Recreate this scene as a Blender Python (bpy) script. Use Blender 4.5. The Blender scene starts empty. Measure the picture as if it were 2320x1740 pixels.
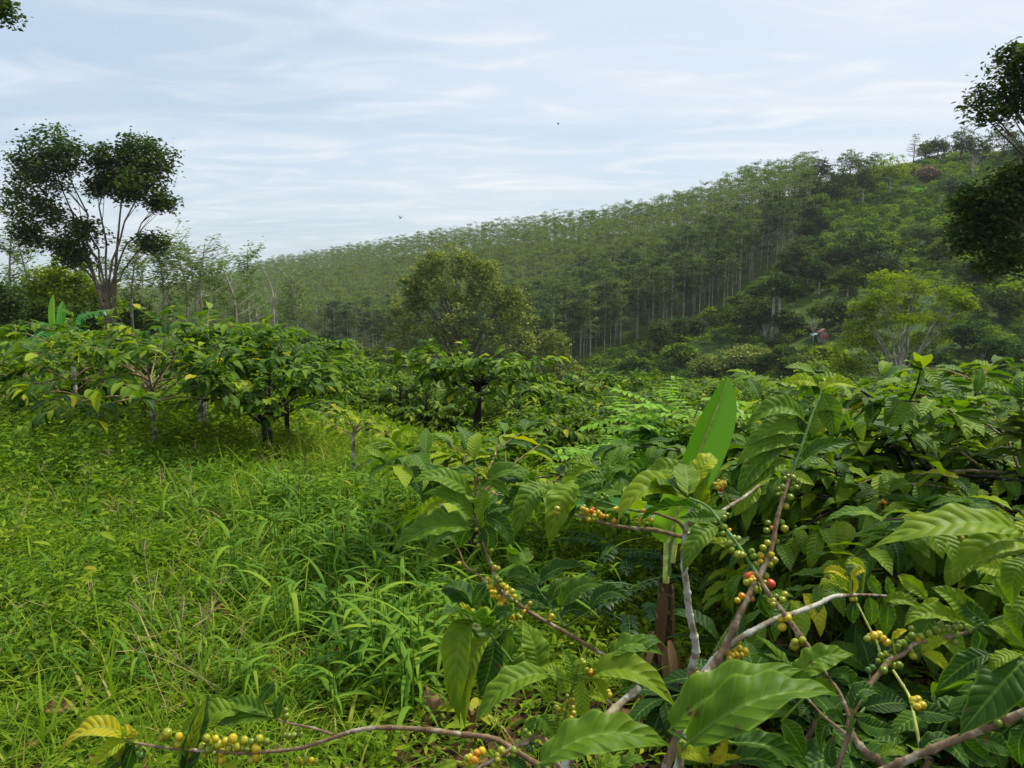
import bpy, math, random
import numpy as np
from mathutils import Vector

rng = np.random.default_rng(7)
random.seed(7)
sc = bpy.context.scene
COL = sc.collection
R = math.radians

# ------------------------------------------------------------------ camera
CZ = 1.70
PITCH = R(8.2)
FPX, CX, CY = 1657.0, 1160.0, 870.0
CAM = np.array([0.0, 0.0, CZ])
FWD = np.array([0, math.cos(PITCH), -math.sin(PITCH)])
UPV = np.array([0, math.sin(PITCH), math.cos(PITCH)])
RGT = np.array([1.0, 0, 0])
K2 = 1.0488                      # the survey sheet's units to photo pixels


def ray(u, v):
    return RGT * ((u - CX) / FPX) - UPV * ((v - CY) / FPX) + FWD


def at_depth(u, v, d):
    return CAM + ray(u, v) * d


def at_y(xd, yd, Y):
    r = ray(xd * K2, yd * K2)
    return CAM + r * (Y / r[1])


cam_d = bpy.data.cameras.new("camera")
cam_d.sensor_width = 36
cam_d.lens = 36 * FPX / 2320
cam_d.clip_start = 0.05
cam_d.clip_end = 30000
cam_d.dof.use_dof = True
cam_d.dof.focus_distance = 4.0
cam_d.dof.aperture_fstop = 17
cam = bpy.data.objects.new("camera", cam_d)
COL.objects.link(cam)
cam.location = CAM
cam.rotation_euler = (math.pi / 2 - PITCH, 0, 0)
sc.camera = cam


# ------------------------------------------------------------------ object helpers
def thing(name, label, cat, loc=(0, 0, 0), rotz=0.0, group=None):
    o = bpy.data.objects.new(name, None)
    COL.objects.link(o)
    o.empty_display_size = 0.1
    o.location = loc
    o.rotation_euler = (0, 0, rotz)
    o["label"] = label
    o["category"] = cat
    if group:
        o["group"] = group
    return o


def tag(o, label, cat, group=None):
    o["label"] = label
    o["category"] = cat
    if group:
        o["group"] = group
    return o


def norm(a):
    return a / np.maximum(np.linalg.norm(a, axis=-1, keepdims=True), 1e-9)


class MB:
    """collects quads with a UV and a tint per vertex"""

    def __init__(s):
        s.V, s.F, s.U, s.T, s.n = [], [], [], [], 0

    def add(s, V, F, U=None, T=0.5):
        V = np.asarray(V, float).reshape(-1, 3)
        F = np.asarray(F, np.int64).reshape(-1, 4)
        s.V.append(V)
        s.F.append(F + s.n)
        s.U.append(np.zeros((len(V), 2)) if U is None else np.asarray(U, float))
        s.T.append(np.broadcast_to(np.asarray(T, float), (len(V),)).copy())
        s.n += len(V)
        return s

    def empty(s):
        return s.n == 0

    def mesh(s, name, mat, offset=None):
        V = np.concatenate(s.V)
        F = np.concatenate(s.F)
        U = np.concatenate(s.U)
        T = np.concatenate(s.T)
        if offset is not None:
            V = V - np.asarray(offset)
        me = bpy.data.meshes.new(name)
        me.vertices.add(len(V))
        me.vertices.foreach_set("co", V.astype(np.float32).ravel())
        me.loops.add(F.size)
        me.loops.foreach_set("vertex_index", F.astype(np.int32).ravel())
        me.polygons.add(len(F))
        me.polygons.foreach_set("loop_start", np.arange(0, F.size, 4, dtype=np.int32))
        me.update(calc_edges=True)
        ul = me.uv_layers.new(name="UVMap")
        ul.data.foreach_set("uv", U[F.ravel()].astype(np.float32).ravel())
        a = me.attributes.new("tint", "FLOAT", "POINT")
        a.data.foreach_set("value", T.astype(np.float32))
        me.materials.append(mat)
        return me

    def build(s, name, mat, parent=None, offset=None):
        if s.empty():
            return None
        o = bpy.data.objects.new(name, s.mesh(name, mat, offset))
        COL.objects.link(o)
        if parent is not None:
            o.parent = parent
        return o


def inst(name, me, parent=None, loc=(0, 0, 0), rot=(0, 0, 0), scale=(1, 1, 1)):
    o = bpy.data.objects.new(name, me)
    COL.objects.link(o)
    o.location, o.rotation_euler, o.scale = loc, rot, scale
    if parent is not None:
        o.parent = parent
    return o


# ------------------------------------------------------------------ geometry generators
def tube(P, rad, sides=6, jitter=0.0, rg=rng):
    P = np.asarray(P, float)
    n = len(P)
    rad = np.broadcast_to(np.asarray(rad, float), (n,))
    T = norm(np.gradient(P, axis=0))
    ref = np.array([0, 0, 1.0]) if abs(T[0][2]) < 0.9 else np.array([1.0, 0, 0])
    A = norm(np.cross(T, ref))
    for i in range(1, n):                       # keep the frame from flipping
        a = A[i - 1] - T[i] * np.dot(A[i - 1], T[i])
        A[i] = a / max(np.linalg.norm(a), 1e-9)
    B = np.cross(T, A)
    ang = np.linspace(0, 2 * np.pi, sides, endpoint=False)
    rr = rad[:, None] * (1 + (rg.uniform(-jitter, jitter, (n, sides)) if jitter else 0))
    V = P[:, None] + rr[..., None] * (np.cos(ang)[None, :, None] * A[:, None] + np.sin(ang)[None, :, None] * B[:, None])
    V = V.reshape(-1, 3)
    i = np.arange(n - 1)[:, None] * sides
    j = np.arange(sides)[None]
    k = (j + 1) % sides
    F = np.stack([i + j, i + k, i + sides + k, i + sides + j], -1).reshape(-1, 4)
    U = np.stack([np.repeat(np.linspace(0, 1, n), sides), np.tile(ang / 6.2832, n)], -1)
    return V, F, U


def smooth_path(P, n):
    """Catmull-Rom through the points"""
    P = np.asarray(P, float)
    if len(P) == 2:
        t = np.linspace(0, 1, n)[:, None]
        return P[0] * (1 - t) + P[1] * t
    Q = np.vstack([2 * P[0] - P[1], P, 2 * P[-1] - P[-2]])
    m = len(P) - 1
    out = []
    for x in np.linspace(0, m - 1e-6, n):
        i = int(x)
        t = x - i
        a, b, c, d = Q[i], Q[i + 1], Q[i + 2], Q[i + 3]
        out.append(0.5 * (2 * b + (c - a) * t + (2 * a - 5 * b + 4 * c - d) * t * t + (3 * b - a - 3 * c + d) * t ** 3))
    return np.array(out)


def bez(a, b, c, n):
    t = np.linspace(0, 1, n)[:, None]
    return a * (1 - t) ** 2 + 2 * b * t * (1 - t) + c * t * t


def shape_hw(s, shape):
    s = np.clip(s, 0, 1)
    if shape == "coffee":
        w = np.sin(np.pi * s ** 0.9) ** 0.85 * (1 - 0.25 * s)
        w = w * (1 - np.clip((s - 0.9) / 0.1, 0, 1) * 0.55)
        w = w / 0.9
        w = np.where(s < 0.04, 0.02 + s * 0.5, w)
        return np.clip(w, 0.012, 1)
    if shape == "grass":
        return np.clip(np.minimum(0.35 + s * 3.2, 1) * (1 - s ** 2.2) ** 0.9, 0.02, 1)
    if shape == "round":
        return np.clip(np.sin(np.pi * s ** 0.75) ** 0.7, 0.03, 1)
    if shape == "banana":
        return np.clip(np.minimum(s * 9, 1) ** 0.7 * (1 - s ** 5) ** 0.8 * (0.85 + 0.15 * np.sin(np.pi * s)), 0.02, 1)
    return np.clip(np.sin(np.pi * s) ** 0.8, 0.02, 1)


def leaves(P, D, U, L, W, Kc, fold=0.25, shape="coffee", nl=6, nw=2, tint=0.5, wave=0.0):
    """many curved leaves at once: P base points, D directions, U up hints"""
    P, D, U = np.asarray(P, float), norm(np.asarray(D, float)), np.asarray(U, float)
    N = len(P)
    L, W, Kc = (np.broadcast_to(np.asarray(a, float), (N,)) for a in (L, W, Kc))
    Kc = np.where(np.abs(Kc) < 1e-3, 1e-3, Kc)
    side = norm(np.cross(D, U))
    up = np.cross(side, D)
    s = np.linspace(0, 1, nl + 1)
    t = np.linspace(-1, 1, nw + 1)
    th = Kc[:, None] * s
    al, dn = np.sin(th) / Kc[:, None], (1 - np.cos(th)) / Kc[:, None]
    C = P[:, None] + L[:, None, None] * (al[..., None] * D[:, None] - dn[..., None] * up[:, None])
    nrm = np.cos(th)[..., None] * up[:, None] + np.sin(th)[..., None] * D[:, None]
    hw = shape_hw(s, shape)[None] * W[:, None] / 2
    f = np.broadcast_to(np.asarray(fold, float), (N,))[:, None, None]
    X = t[None, None] * hw[..., None]
    lift = np.abs(t)[None, None] * hw[..., None] * np.sin(f)
    if wave:
        ph = rng.uniform(0, 6.28, (N, 1, 1))
        lift = lift + wave * hw[..., None] * t[None, None] ** 2 * np.sin(s[None, :, None] * 22 + ph + (t[None, None] > 0) * 1.5)
    V = C[:, :, None] + side[:, None, None] * (X * np.cos(f))[..., None] + nrm[:, :, None] * lift[..., None]
    V = V.reshape(-1, 3)
    nv = (nl + 1) * (nw + 1)
    i = np.arange(nl)[:, None] * (nw + 1)
    j = np.arange(nw)[None]
    F1 = np.stack([i + j, i + j + 1, i + j + nw + 2, i + j + nw + 1], -1).reshape(-1, 4)
    F = (F1[None] + (np.arange(N) * nv)[:, None, None]).reshape(-1, 4)
    U1 = np.stack(np.meshgrid(s, (t + 1) / 2, indexing="ij"), -1).reshape(-1, 2)
    UV = np.tile(U1, (N, 1))
    T = np.repeat(np.broadcast_to(np.asarray(tint, float), (N,)), nv)
    return V, F, UV, T


def diamonds(P, D, Nn, L, W, tint, bend=0.15):
    """one-quad leaves (a slightly folded lozenge each)"""
    P, D = np.asarray(P, float), norm(np.asarray(D, float))
    N = len(P)
    L = np.broadcast_to(np.asarray(L, float), (N,))[:, None]
    W = np.broadcast_to(np.asarray(W, float), (N,))[:, None]
    S = norm(np.cross(D, Nn))
    up = np.cross(S, D)
    a = P
    b = P + D * L * 0.45 + S * W / 2 + up * L * bend
    c = P + D * L
    d = P + D * L * 0.45 - S * W / 2 + up * L * bend
    V = np.stack([a, b, c, d], 1).reshape(-1, 3)
    F = np.arange(4 * N).reshape(-1, 4)
    U = np.tile(np.array([[0, .5], [.5, 1], [1, .5], [.5, 0]]), (N, 1))
    return V, F, U, np.repeat(np.broadcast_to(np.asarray(tint, float), (N,)), 4)


def rdir(rg, n, zlo=-1.0, zhi=1.0):
    z = rg.uniform(zlo, zhi, n)
    a = rg.uniform(0, 2 * np.pi, n)
    r = np.sqrt(np.maximum(1 - z * z, 0))
    return np.stack([r * np.cos(a), r * np.sin(a), z], -1)


def box_q(c, h):
    c, h = np.asarray(c, float), np.asarray(h, float)
    s = np.array([[-1, -1, -1], [1, -1, -1], [1, 1, -1], [-1, 1, -1], [-1, -1, 1], [1, -1, 1], [1, 1, 1], [-1, 1, 1]])
    F = [[0, 3, 2, 1], [4, 5, 6, 7], [0, 1, 5, 4], [1, 2, 6, 5], [2, 3, 7, 6], [3, 0, 4, 7]]
    return c + s * h, F


def vnoise(x, y, seed=0):
    """cheap smooth noise in -1..1"""
    r = np.random.default_rng(seed)
    z = np.zeros_like(np.asarray(x, float))
    for k in range(6):
        a, f, p = r.uniform(0, 6.28), r.uniform(0.6, 1.9), r.uniform(0, 6.28)
        z = z + np.sin((x * math.cos(a) + y * math.sin(a)) * f + p + 1.3 * np.sin((x * math.sin(a) - y * math.cos(a)) * f * 0.7 + p * 2))
    return z / 4.0


# ------------------------------------------------------------------ terrain
NEAR_L = ([0, 2.6, 6, 8, 10, 15, 30, 56, 80], [-1.68, -1.84, -1.97, -2.06, -2.2, -2.6, -3.3, -4.4, -9])
NEAR_R = ([0, 2.6, 6, 8, 10, 15, 25, 40, 60, 80], [-1.68, -1.84, -2.02, -2.2, -2.55, -3.55, -5.3, -8.7, -12.5, -17])
RX = [-600, 0, 300, 450, 600, 800, 1000, 1200, 1400, 1500, 1600, 1700, 1750, 1800, 1900, 1950, 2020, 2130, 2212, 2600]
RTOP = [660, 640, 622, 597, 552, 522, 488, 462, 438, 412, 370, 345, None, None, None, None, None, None, None, None]
RGND = [None] * 12 + [408, 396, 376, 364, 345, 334, 322, 290]
RDIS = [1300, 1150, 1050, 900, 760, 640, 540, 470, 410, 380, 350, 330, 325, 325, 325, 325, 325, 325, 325, 325]
RZ = []
for i, x in enumerate(RX):
    if RTOP[i] is not None:
        RZ.append((600 - RTOP[i]) / 1580 * RDIS[i] - 17)
    else:
        RZ.append((600 - RGND[i]) / 1580 * RDIS[i])
FX = [-600, 300, 700, 1000, 1250, 1500, 1800, 2212, 2600]
FD = [330, 300, 240, 200, 170, 150, 125, 120, 120]
FZ = [-26, -26, -25, -24, -23, -21, -19.5, -19, -19]


def sstep(x, a, b):
    t = np.clip((x - a) / (b - a), 0, 1)
    return t * t * (3 - 2 * t)


def terrain(x, y):
    x, y = np.asarray(x, float), np.asarray(y, float)
    r = np.hypot(x, y)
    az = np.clip(np.arctan2(x, y), -R(48), R(48))
    Y = r * np.cos(az)
    xd = (CX + FPX * np.tan(az)) / K2
    s = sstep(xd, 520, 1000)
    zn = np.interp(Y, *NEAR_L) * (1 - s) + np.interp(Y, *NEAR_R) * s
    Fd, Fz = np.interp(xd, FX, FD), np.interp(xd, FX, FZ)
    Rd, Rz = np.interp(xd, RX, RDIS), np.interp(xd, RX, RZ)
    z80 = -9 * (1 - s) - 17 * s
    zv = z80 + (Fz - z80) * sstep(Y, 80, Fd)
    th = np.clip((Y - Fd) / (Rd - Fd), 0, 1)
    zh = Fz + (Rz - Fz) * (th * 0.85 + 0.15 * th * th * (3 - 2 * th))
    zb = np.maximum(Rz - (Y - Rd) * 0.22 * sstep(Y, Rd, Rd + 60), -70)
    z = np.where(Y < 80, zn, np.where(Y < Fd, zv, np.where(Y < Rd, zh, zb)))
    amp = np.interp(Y, [0, 2, 10, 60, 200, 400], [0.03, 0.05, 0.1, 0.4, 1.2, 1.5])
    z = z + amp * 0.6 * vnoise(x / np.maximum(amp * 18, 0.8), y / np.maximum(amp * 18, 0.8), 3) * np.where(Y > 1500, 0, 1)
    return z + CZ


def gz(x, y):
    return float(terrain(np.array([x]), np.array([y]))[0])


# ------------------------------------------------------------------ materials
def nmat(name):
    m = bpy.data.materials.new(name)
    m.use_nodes = True
    nt = m.node_tree
    nt.nodes.clear()
    out = nt.nodes.new("ShaderNodeOutputMaterial")
    return m, nt, out


def N(nt, t, **kw):
    n = nt.nodes.new(t)
    for k, v in kw.items():
        if hasattr(n, k) and k not in ("inputs",):
            setattr(n, k, v)
    return n


def math_n(nt, op, a, b=None, c=None):
    n = nt.nodes.new("ShaderNodeMath")
    n.operation = op
    for i, v in enumerate((a, b, c)):
        if v is None:
            continue
        if isinstance(v, (int, float)):
            n.inputs[i].default_value = v
        else:
            nt.links.new(v, n.inputs[i])
    return n.outputs[0]


def mix_c(nt, f, a, b, mode="MIX"):
    n = nt.nodes.new("ShaderNodeMix")
    n.data_type = "RGBA"
    n.blend_type = mode
    for sock, v in ((n.inputs[0], f), (n.inputs[6], a), (n.inputs[7], b)):
        if isinstance(v, (int, float)):
            sock.default_value = v
        elif isinstance(v, tuple):
            sock.default_value = v if len(v) == 4 else (*v, 1)
        else:
            nt.links.new(v, sock)
    return n.outputs[2]


def ramp(nt, fac, stops):
    n = nt.nodes.new("ShaderNodeValToRGB")
    el = n.color_ramp.elements
    while len(el) > 1:
        el.remove(el[-1])
    el[0].position, el[0].color = stops[0][0], (*stops[0][1], 1)
    for p, c in stops[1:]:
        e = el.new(p)
        e.color = (*c, 1)
    nt.links.new(fac, n.inputs[0])
    return n.outputs[0]


def leaf_mat(name, stops, rough=0.45, transl=0.32, veins=0, hue_var=0.0, tcol=(1.25, 1.35, 0.5), spec=0.4, mottle=0.0, edge=None, bumps=0.35, vl=0.22, spots=False):
    m, nt, out = nmat(name)
    L = nt.links
    at = N(nt, "ShaderNodeAttribute", attribute_name="tint")
    oi = N(nt, "ShaderNodeObjectInfo")
    fac = at.outputs["Fac"]
    if hue_var:
        fac = math_n(nt, "ADD", fac, math_n(nt, "MULTIPLY", math_n(nt, "SUBTRACT", oi.outputs["Random"], 0.5), hue_var))
    col = ramp(nt, fac, stops)
    nrm = None
    if spots:
        tc0 = N(nt, "ShaderNodeTexCoord")
        vo = N(nt, "ShaderNodeTexVoronoi")
        vo.inputs["Scale"].default_value = 42
        L.new(tc0.outputs["Object"], vo.inputs["Vector"])
        n0 = N(nt, "ShaderNodeTexNoise")
        n0.inputs["Scale"].default_value = 14
        L.new(tc0.outputs["Object"], n0.inputs["Vector"])
        hit = math_n(nt, "MULTIPLY", math_n(nt, "LESS_THAN", vo.outputs["Distance"], 0.2), math_n(nt, "GREATER_THAN", n0.outputs[0], 0.58))
        col = mix_c(nt, math_n(nt, "MULTIPLY", hit, .8), col, (0.10, 0.055, 0.015))
    if mottle:
        tc = N(nt, "ShaderNodeTexCoord")
        no = N(nt, "ShaderNodeTexNoise")
        no.inputs["Scale"].default_value = 38
        no.inputs["Detail"].default_value = 4
        L.new(tc.outputs["Object"], no.inputs["Vector"])
        f = math_n(nt, "MULTIPLY", math_n(nt, "SUBTRACT", no.outputs[0], 0.5), mottle)
        hs = N(nt, "ShaderNodeHueSaturation")
        L.new(col, hs.inputs["Color"])
        L.new(math_n(nt, "ADD", f, 1.0), hs.inputs["Value"])
        L.new(math_n(nt, "ADD", math_n(nt, "MULTIPLY", f, -0.06), 0.5), hs.inputs["Hue"])
        col = hs.outputs[0]
    if veins:
        uv = N(nt, "ShaderNodeUVMap", uv_map="UVMap")
        sp = N(nt, "ShaderNodeSeparateXYZ")
        L.new(uv.outputs[0], sp.inputs[0])
        t = math_n(nt, "ABSOLUTE", math_n(nt, "SUBTRACT", math_n(nt, "MULTIPLY", sp.outputs[1], 2), 1))
        ph = math_n(nt, "FRACT", math_n(nt, "SUBTRACT", math_n(nt, "MULTIPLY", sp.outputs[0], veins), math_n(nt, "MULTIPLY", t, 1.4)))
        tri = math_n(nt, "MULTIPLY", math_n(nt, "ABSOLUTE", math_n(nt, "SUBTRACT", ph, 0.5)), 2)   # 1 on the vein
        vein = math_n(nt, "POWER", tri, 8)
        mid = math_n(nt, "LESS_THAN", t, 0.07)
        line = math_n(nt, "MAXIMUM", math_n(nt, "MULTIPLY", vein, vl), math_n(nt, "MULTIPLY", mid, 0.6))
        col = mix_c(nt, line, col, (0.22, 0.36, 0.05))
        if edge:
            col = mix_c(nt, math_n(nt, "MULTIPLY", math_n(nt, "GREATER_THAN", t, 0.9), edge), col, (0.25, 0.40, 0.03))
        bp = N(nt, "ShaderNodeBump")
        bp.inputs["Strength"].default_value = bumps
        bp.inputs["Distance"].default_value = 0.003
        L.new(math_n(nt, "SUBTRACT", 1.0, math_n(nt, "POWER", tri, 2)), bp.inputs["Height"])
        nrm = bp.outputs[0]
    pb = N(nt, "ShaderNodeBsdfPrincipled")
    pb.inputs["Roughness"].default_value = rough
    pb.inputs["Specular IOR Level"].default_value = spec
    L.new(col, pb.inputs["Base Color"])
    tr = N(nt, "ShaderNodeBsdfTranslucent")
    L.new(mix_c(nt, 1.0, col, tcol, "MULTIPLY"), tr.inputs["Color"])
    if nrm is not None:
        L.new(nrm, pb.inputs["Normal"])
    mx = N(nt, "ShaderNodeMixShader")
    mx.inputs[0].default_value = transl
    L.new(pb.outputs[0], mx.inputs[1])
    L.new(tr.outputs[0], mx.inputs[2])
    L.new(mx.outputs[0], out.inputs[0])
    return m


def bark_mat(name, c1, c2, c3, scale=14.0, rough=0.9, thr=0.55, bump=0.5, stretch=0.35):
    m, nt, out = nmat(name)
    L = nt.links
    tc = N(nt, "ShaderNodeTexCoord")
    mp = N(nt, "ShaderNodeMapping")
    mp.inputs["Scale"].default_value = (1, 1, stretch)
    L.new(tc.outputs["Object"], mp.inputs[0])
    n1 = N(nt, "ShaderNodeTexNoise")
    n1.inputs["Scale"].default_value = scale
    n1.inputs["Detail"].default_value = 6
    n1.inputs["Roughness"].default_value = 0.65
    L.new(mp.outputs[0], n1.inputs["Vector"])
    n2 = N(nt, "ShaderNodeTexNoise")
    n2.inputs["Scale"].default_value = scale * 0.6
    n2.inputs["Detail"].default_value = 3
    L.new(tc.outputs["Object"], n2.inputs["Vector"])
    col = ramp(nt, n1.outputs[0], [(0.3, c1), (0.65, c2)])
    patch = ramp(nt, n2.outputs[0], [(thr - 0.02, (0, 0, 0)), (thr + 0.05, (1, 1, 1))])
    col = mix_c(nt, patch, col, c3)
    bp = N(nt, "ShaderNodeBump")
    bp.inputs["Strength"].default_value = bump
    bp.inputs["Distance"].default_value = 0.02
    L.new(n1.outputs[0], bp.inputs["Height"])
    pb = N(nt, "ShaderNodeBsdfPrincipled")
    pb.inputs["Roughness"].default_value = rough
    pb.inputs["Specular IOR Level"].default_value = 0.2
    L.new(col, pb.inputs["Base Color"])
    L.new(bp.outputs[0], pb.inputs["Normal"])
    L.new(pb.outputs[0], out.inputs[0])
    return m


def plain_mat(name, c, rough=0.6, spec=0.4, noise=0.25, scale=20.0, metal=0.0):
    m, nt, out = nmat(name)
    L = nt.links
    tc = N(nt, "ShaderNodeTexCoord")
    n1 = N(nt, "ShaderNodeTexNoise")
    n1.inputs["Scale"].default_value = scale
    n1.inputs["Detail"].default_value = 4
    L.new(tc.outputs["Object"], n1.inputs["Vector"])
    a = tuple(x * (1 - noise) for x in c)
    b = tuple(min(1, x * (1 + noise)) for x in c)
    col = ramp(nt, n1.outputs[0], [(0.35, a), (0.65, b)])
    pb = N(nt, "ShaderNodeBsdfPrincipled")
    pb.inputs["Roughness"].default_value = rough
    pb.inputs["Specular IOR Level"].default_value = spec
    pb.inputs["Metallic"].default_value = metal
    L.new(col, pb.inputs["Base Color"])
    L.new(pb.outputs[0], out.inputs[0])
    return m


def cherry_mat(name, c, c2):
    m, nt, out = nmat(name)
    L = nt.links
    tc = N(nt, "ShaderNodeTexCoord")
    oi = N(nt, "ShaderNodeObjectInfo")
    n1 = N(nt, "ShaderNodeTexNoise")
    n1.noise_dimensions = "4D"
    n1.inputs["Scale"].default_value = 1.1
    L.new(tc.outputs["Object"], n1.inputs["Vector"])
    L.new(math_n(nt, "MULTIPLY", oi.outputs["Random"], 20), n1.inputs["W"])
    col = ramp(nt, n1.outputs[0], [(0.35, c), (0.65, c2)])
    sp = N(nt, "ShaderNodeSeparateXYZ")
    L.new(tc.outputs["Object"], sp.inputs[0])
    col = mix_c(nt, math_n(nt, "GREATER_THAN", sp.outputs[2], 0.975), col, (0.05, 0.035, 0.015))
    pb = N(nt, "ShaderNodeBsdfPrincipled")
    pb.inputs["Roughness"].default_value = 0.32
    pb.inputs["Subsurface Weight"].default_value = 0.0
    L.new(col, pb.inputs["Base Color"])
    L.new(pb.outputs[0], out.inputs[0])
    return m


COFFEE = [(0.0, (0.018, 0.060, 0.008)), (0.3, (0.036, 0.100, 0.007)), (0.5, (0.096, 0.190, 0.007)), (0.7, (0.21, 0.315, 0.009)), (0.92, (0.38, 0.46, 0.012)), (1.0, (0.48, 0.43, 0.014))]
M = dict(
    coffee=leaf_mat("coffee leaf", COFFEE, rough=0.5, transl=0.36, veins=10, mottle=0.0, spec=0.24, bumps=.9, vl=.32),
    hero=leaf_mat("coffee leaf close", COFFEE, rough=0.5, transl=0.36, veins=10, mottle=0.8, spec=0.24, edge=0.4, bumps=.45, vl=.32, spots=True),
    coffee_far=leaf_mat("coffee leaf far", [(0, (0.015, 0.06, 0.012)), (0.5, (0.04, 0.13, 0.016)), (1, (0.15, 0.28, 0.022))], rough=0.5, transl=0.3, hue_var=0.5),
    herb=leaf_mat("herb leaf", [(0, (0.035, 0.105, 0.010)), (0.5, (0.15, 0.26, 0.013)), (0.85, (0.30, 0.38, 0.02)), (1, (0.42, 0.38, 0.04))], rough=0.7, transl=0.42, spec=.15),
    grass=leaf_mat("grass blade", [(0, (0.05, 0.15, 0.010)), (0.6, (0.185, 0.300, 0.013)), (0.85, (0.38, 0.40, 0.06)), (1, (0.55, 0.44, 0.18))], rough=0.7, transl=0.4, spec=.12),
    broad=leaf_mat("broad grass blade", [(0, (0.055, 0.16, 0.018)), (0.6, (0.16, 0.30, 0.022)), (1, (0.27, 0.39, 0.03))], rough=0.6, transl=0.4, hue_var=0.5, spec=.18),
    straw=leaf_mat("dry stalk", [(0, (0.20, 0.13, 0.05)), (1, (0.50, 0.42, 0.20))], rough=0.8, transl=0.1, tcol=(1, 1, 1)),
    litter=leaf_mat("dead leaf", [(0, (0.045, 0.024, 0.012)), (0.6, (0.16, 0.075, 0.028)), (1, (0.38, 0.25, 0.12))], rough=0.75, transl=0.08, tcol=(1, 1, 1), spec=0.2),
    legume=leaf_mat("legume leaflet", [(0, (0.12, 0.30, 0.015)), (1, (0.32, 0.55, 0.02))], rough=0.5, transl=0.42),
    banana=leaf_mat("banana leaf", [(0, (0.03, 0.16, 0.03)), (0.5, (0.08, 0.30, 0.02)), (1, (0.26, 0.46, 0.03))], rough=0.4, transl=0.42, veins=70, bumps=.2, vl=.10),
    forest=leaf_mat("plantation crown", [(0, (0.020, 0.048, 0.016)), (0.5, (0.062, 0.120, 0.036)), (1, (0.145, 0.205, 0.055))], rough=0.85, transl=0.28, hue_var=1.2, spec=0.08),
    darktree=leaf_mat("dark crown", [(0, (0.016, 0.040, 0.010)), (0.6, (0.048, 0.095, 0.020)), (1, (0.13, 0.19, 0.032))], rough=0.6, transl=0.34, spec=0.2),
    olive=leaf_mat("olive crown", [(0, (0.065, 0.100, 0.024)), (0.5, (0.195, 0.235, 0.052)), (1, (0.38, 0.40, 0.09))], rough=0.8, transl=0.25, spec=0.1),
    lime=leaf_mat("yellow green crown", [(0, (0.065, 0.125, 0.008)), (0.5, (0.18, 0.27, 0.012)), (1, (0.35, 0.42, 0.02))], rough=0.8, transl=0.38, spec=0.1),
    feather=leaf_mat("feathery crown", [(0, (0.05, 0.10, 0.03)), (0.5, (0.12, 0.21, 0.06)), (1, (0.22, 0.30, 0.09))], rough=0.8, transl=0.38, spec=0.1),
    slope=leaf_mat("slope shrub", [(0, (0.012, 0.036, 0.008)), (0.5, (0.055, 0.125, 0.012)), (1, (0.22, 0.31, 0.025))], rough=0.85, transl=0.3, hue_var=0.9, spec=0.06),
    slopetree=leaf_mat("slope tree", [(0, (0.016, 0.04, 0.010)), (0.5, (0.055, 0.10, 0.018)), (1, (0.14, 0.20, 0.03))], rough=0.85, transl=0.25, hue_var=0.9, spec=0.06),
    brown=leaf_mat("dry twigs", [(0, (0.15, 0.09, 0.05)), (1, (0.34, 0.25, 0.15))], rough=0.8, transl=0.1, tcol=(1, 1, 1)),
    bark_dark=bark_mat("mossy dark bark", (0.012, 0.010, 0.008), (0.05, 0.042, 0.03), (0.16, 0.18, 0.13), 22, thr=0.62),
    bark_grey=bark_mat("lichened grey bark", (0.08, 0.062, 0.045), (0.24, 0.20, 0.15), (0.46, 0.47, 0.40), 26, thr=0.52),
    bark_white=bark_mat("pale lichen bark", (0.17, 0.12, 0.06), (0.36, 0.31, 0.20), (0.54, 0.54, 0.44), 40, thr=0.46),
    bark_brown=bark_mat("brown twig bark", (0.13, 0.085, 0.042), (0.30, 0.215, 0.12), (0.45, 0.39, 0.27), 60, thr=0.58),
    bark_tree=bark_mat("tree bark", (0.06, 0.045, 0.035), (0.17, 0.13, 0.10), (0.28, 0.25, 0.21), 3, thr=0.58),
    bark_pale=bark_mat("pale tree trunk", (0.20, 0.17, 0.13), (0.40, 0.36, 0.30), (0.52, 0.50, 0.45), 1.5, thr=0.55),
    stem_green=plain_mat("green stem", (0.10, 0.20, 0.03), 0.5, noise=0.35, scale=50),
    stem_yellow=plain_mat("yellow green twig", (0.42, 0.48, 0.10), 0.5, noise=0.3, scale=50),
    dry_sheath=bark_mat("dried banana sheath", (0.018, 0.012, 0.006), (0.11, 0.065, 0.028), (0.25, 0.17, 0.09), 55, thr=0.6, stretch=0.12),
    tile=plain_mat("brown roof tiles", (0.22, 0.10, 0.07), 0.8, noise=0.4, scale=4),
    tin=plain_mat("tin sheet", (0.42, 0.48, 0.50), 0.45, noise=0.15, scale=3),
    redcloth=plain_mat("red wall panel", (0.42, 0.09, 0.04), 0.8, noise=0.35, scale=2),
    plaster=plain_mat("weathered plaster", (0.40, 0.36, 0.30), 0.9, noise=0.3, scale=2),
    wood=plain_mat("grey wood", (0.14, 0.11, 0.09), 0.9, noise=0.3, scale=6),
    bird=plain_mat("black feathers", (0.015, 0.015, 0.018), 0.6, noise=0.2),
)
CH = dict(
    g=cherry_mat("green cherry", (0.12, 0.19, 0.012), (0.20, 0.26, 0.014)),
    d=cherry_mat("dark green cherry", (0.04, 0.11, 0.012), (0.08, 0.17, 0.015)),
    l=cherry_mat("yellow green cherry", (0.22, 0.27, 0.013), (0.38, 0.36, 0.013)),
    y=cherry_mat("yellow cherry", (0.46, 0.38, 0.012), (0.60, 0.42, 0.012)),
    o=cherry_mat("orange cherry", (0.62, 0.36, 0.012), (0.66, 0.20, 0.015)),
    r=cherry_mat("red cherry", (0.60, 0.05, 0.02), (0.66, 0.13, 0.02)),
    w=cherry_mat("wine red cherry", (0.20, 0.018, 0.02), (0.30, 0.04, 0.035)),
)


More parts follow.
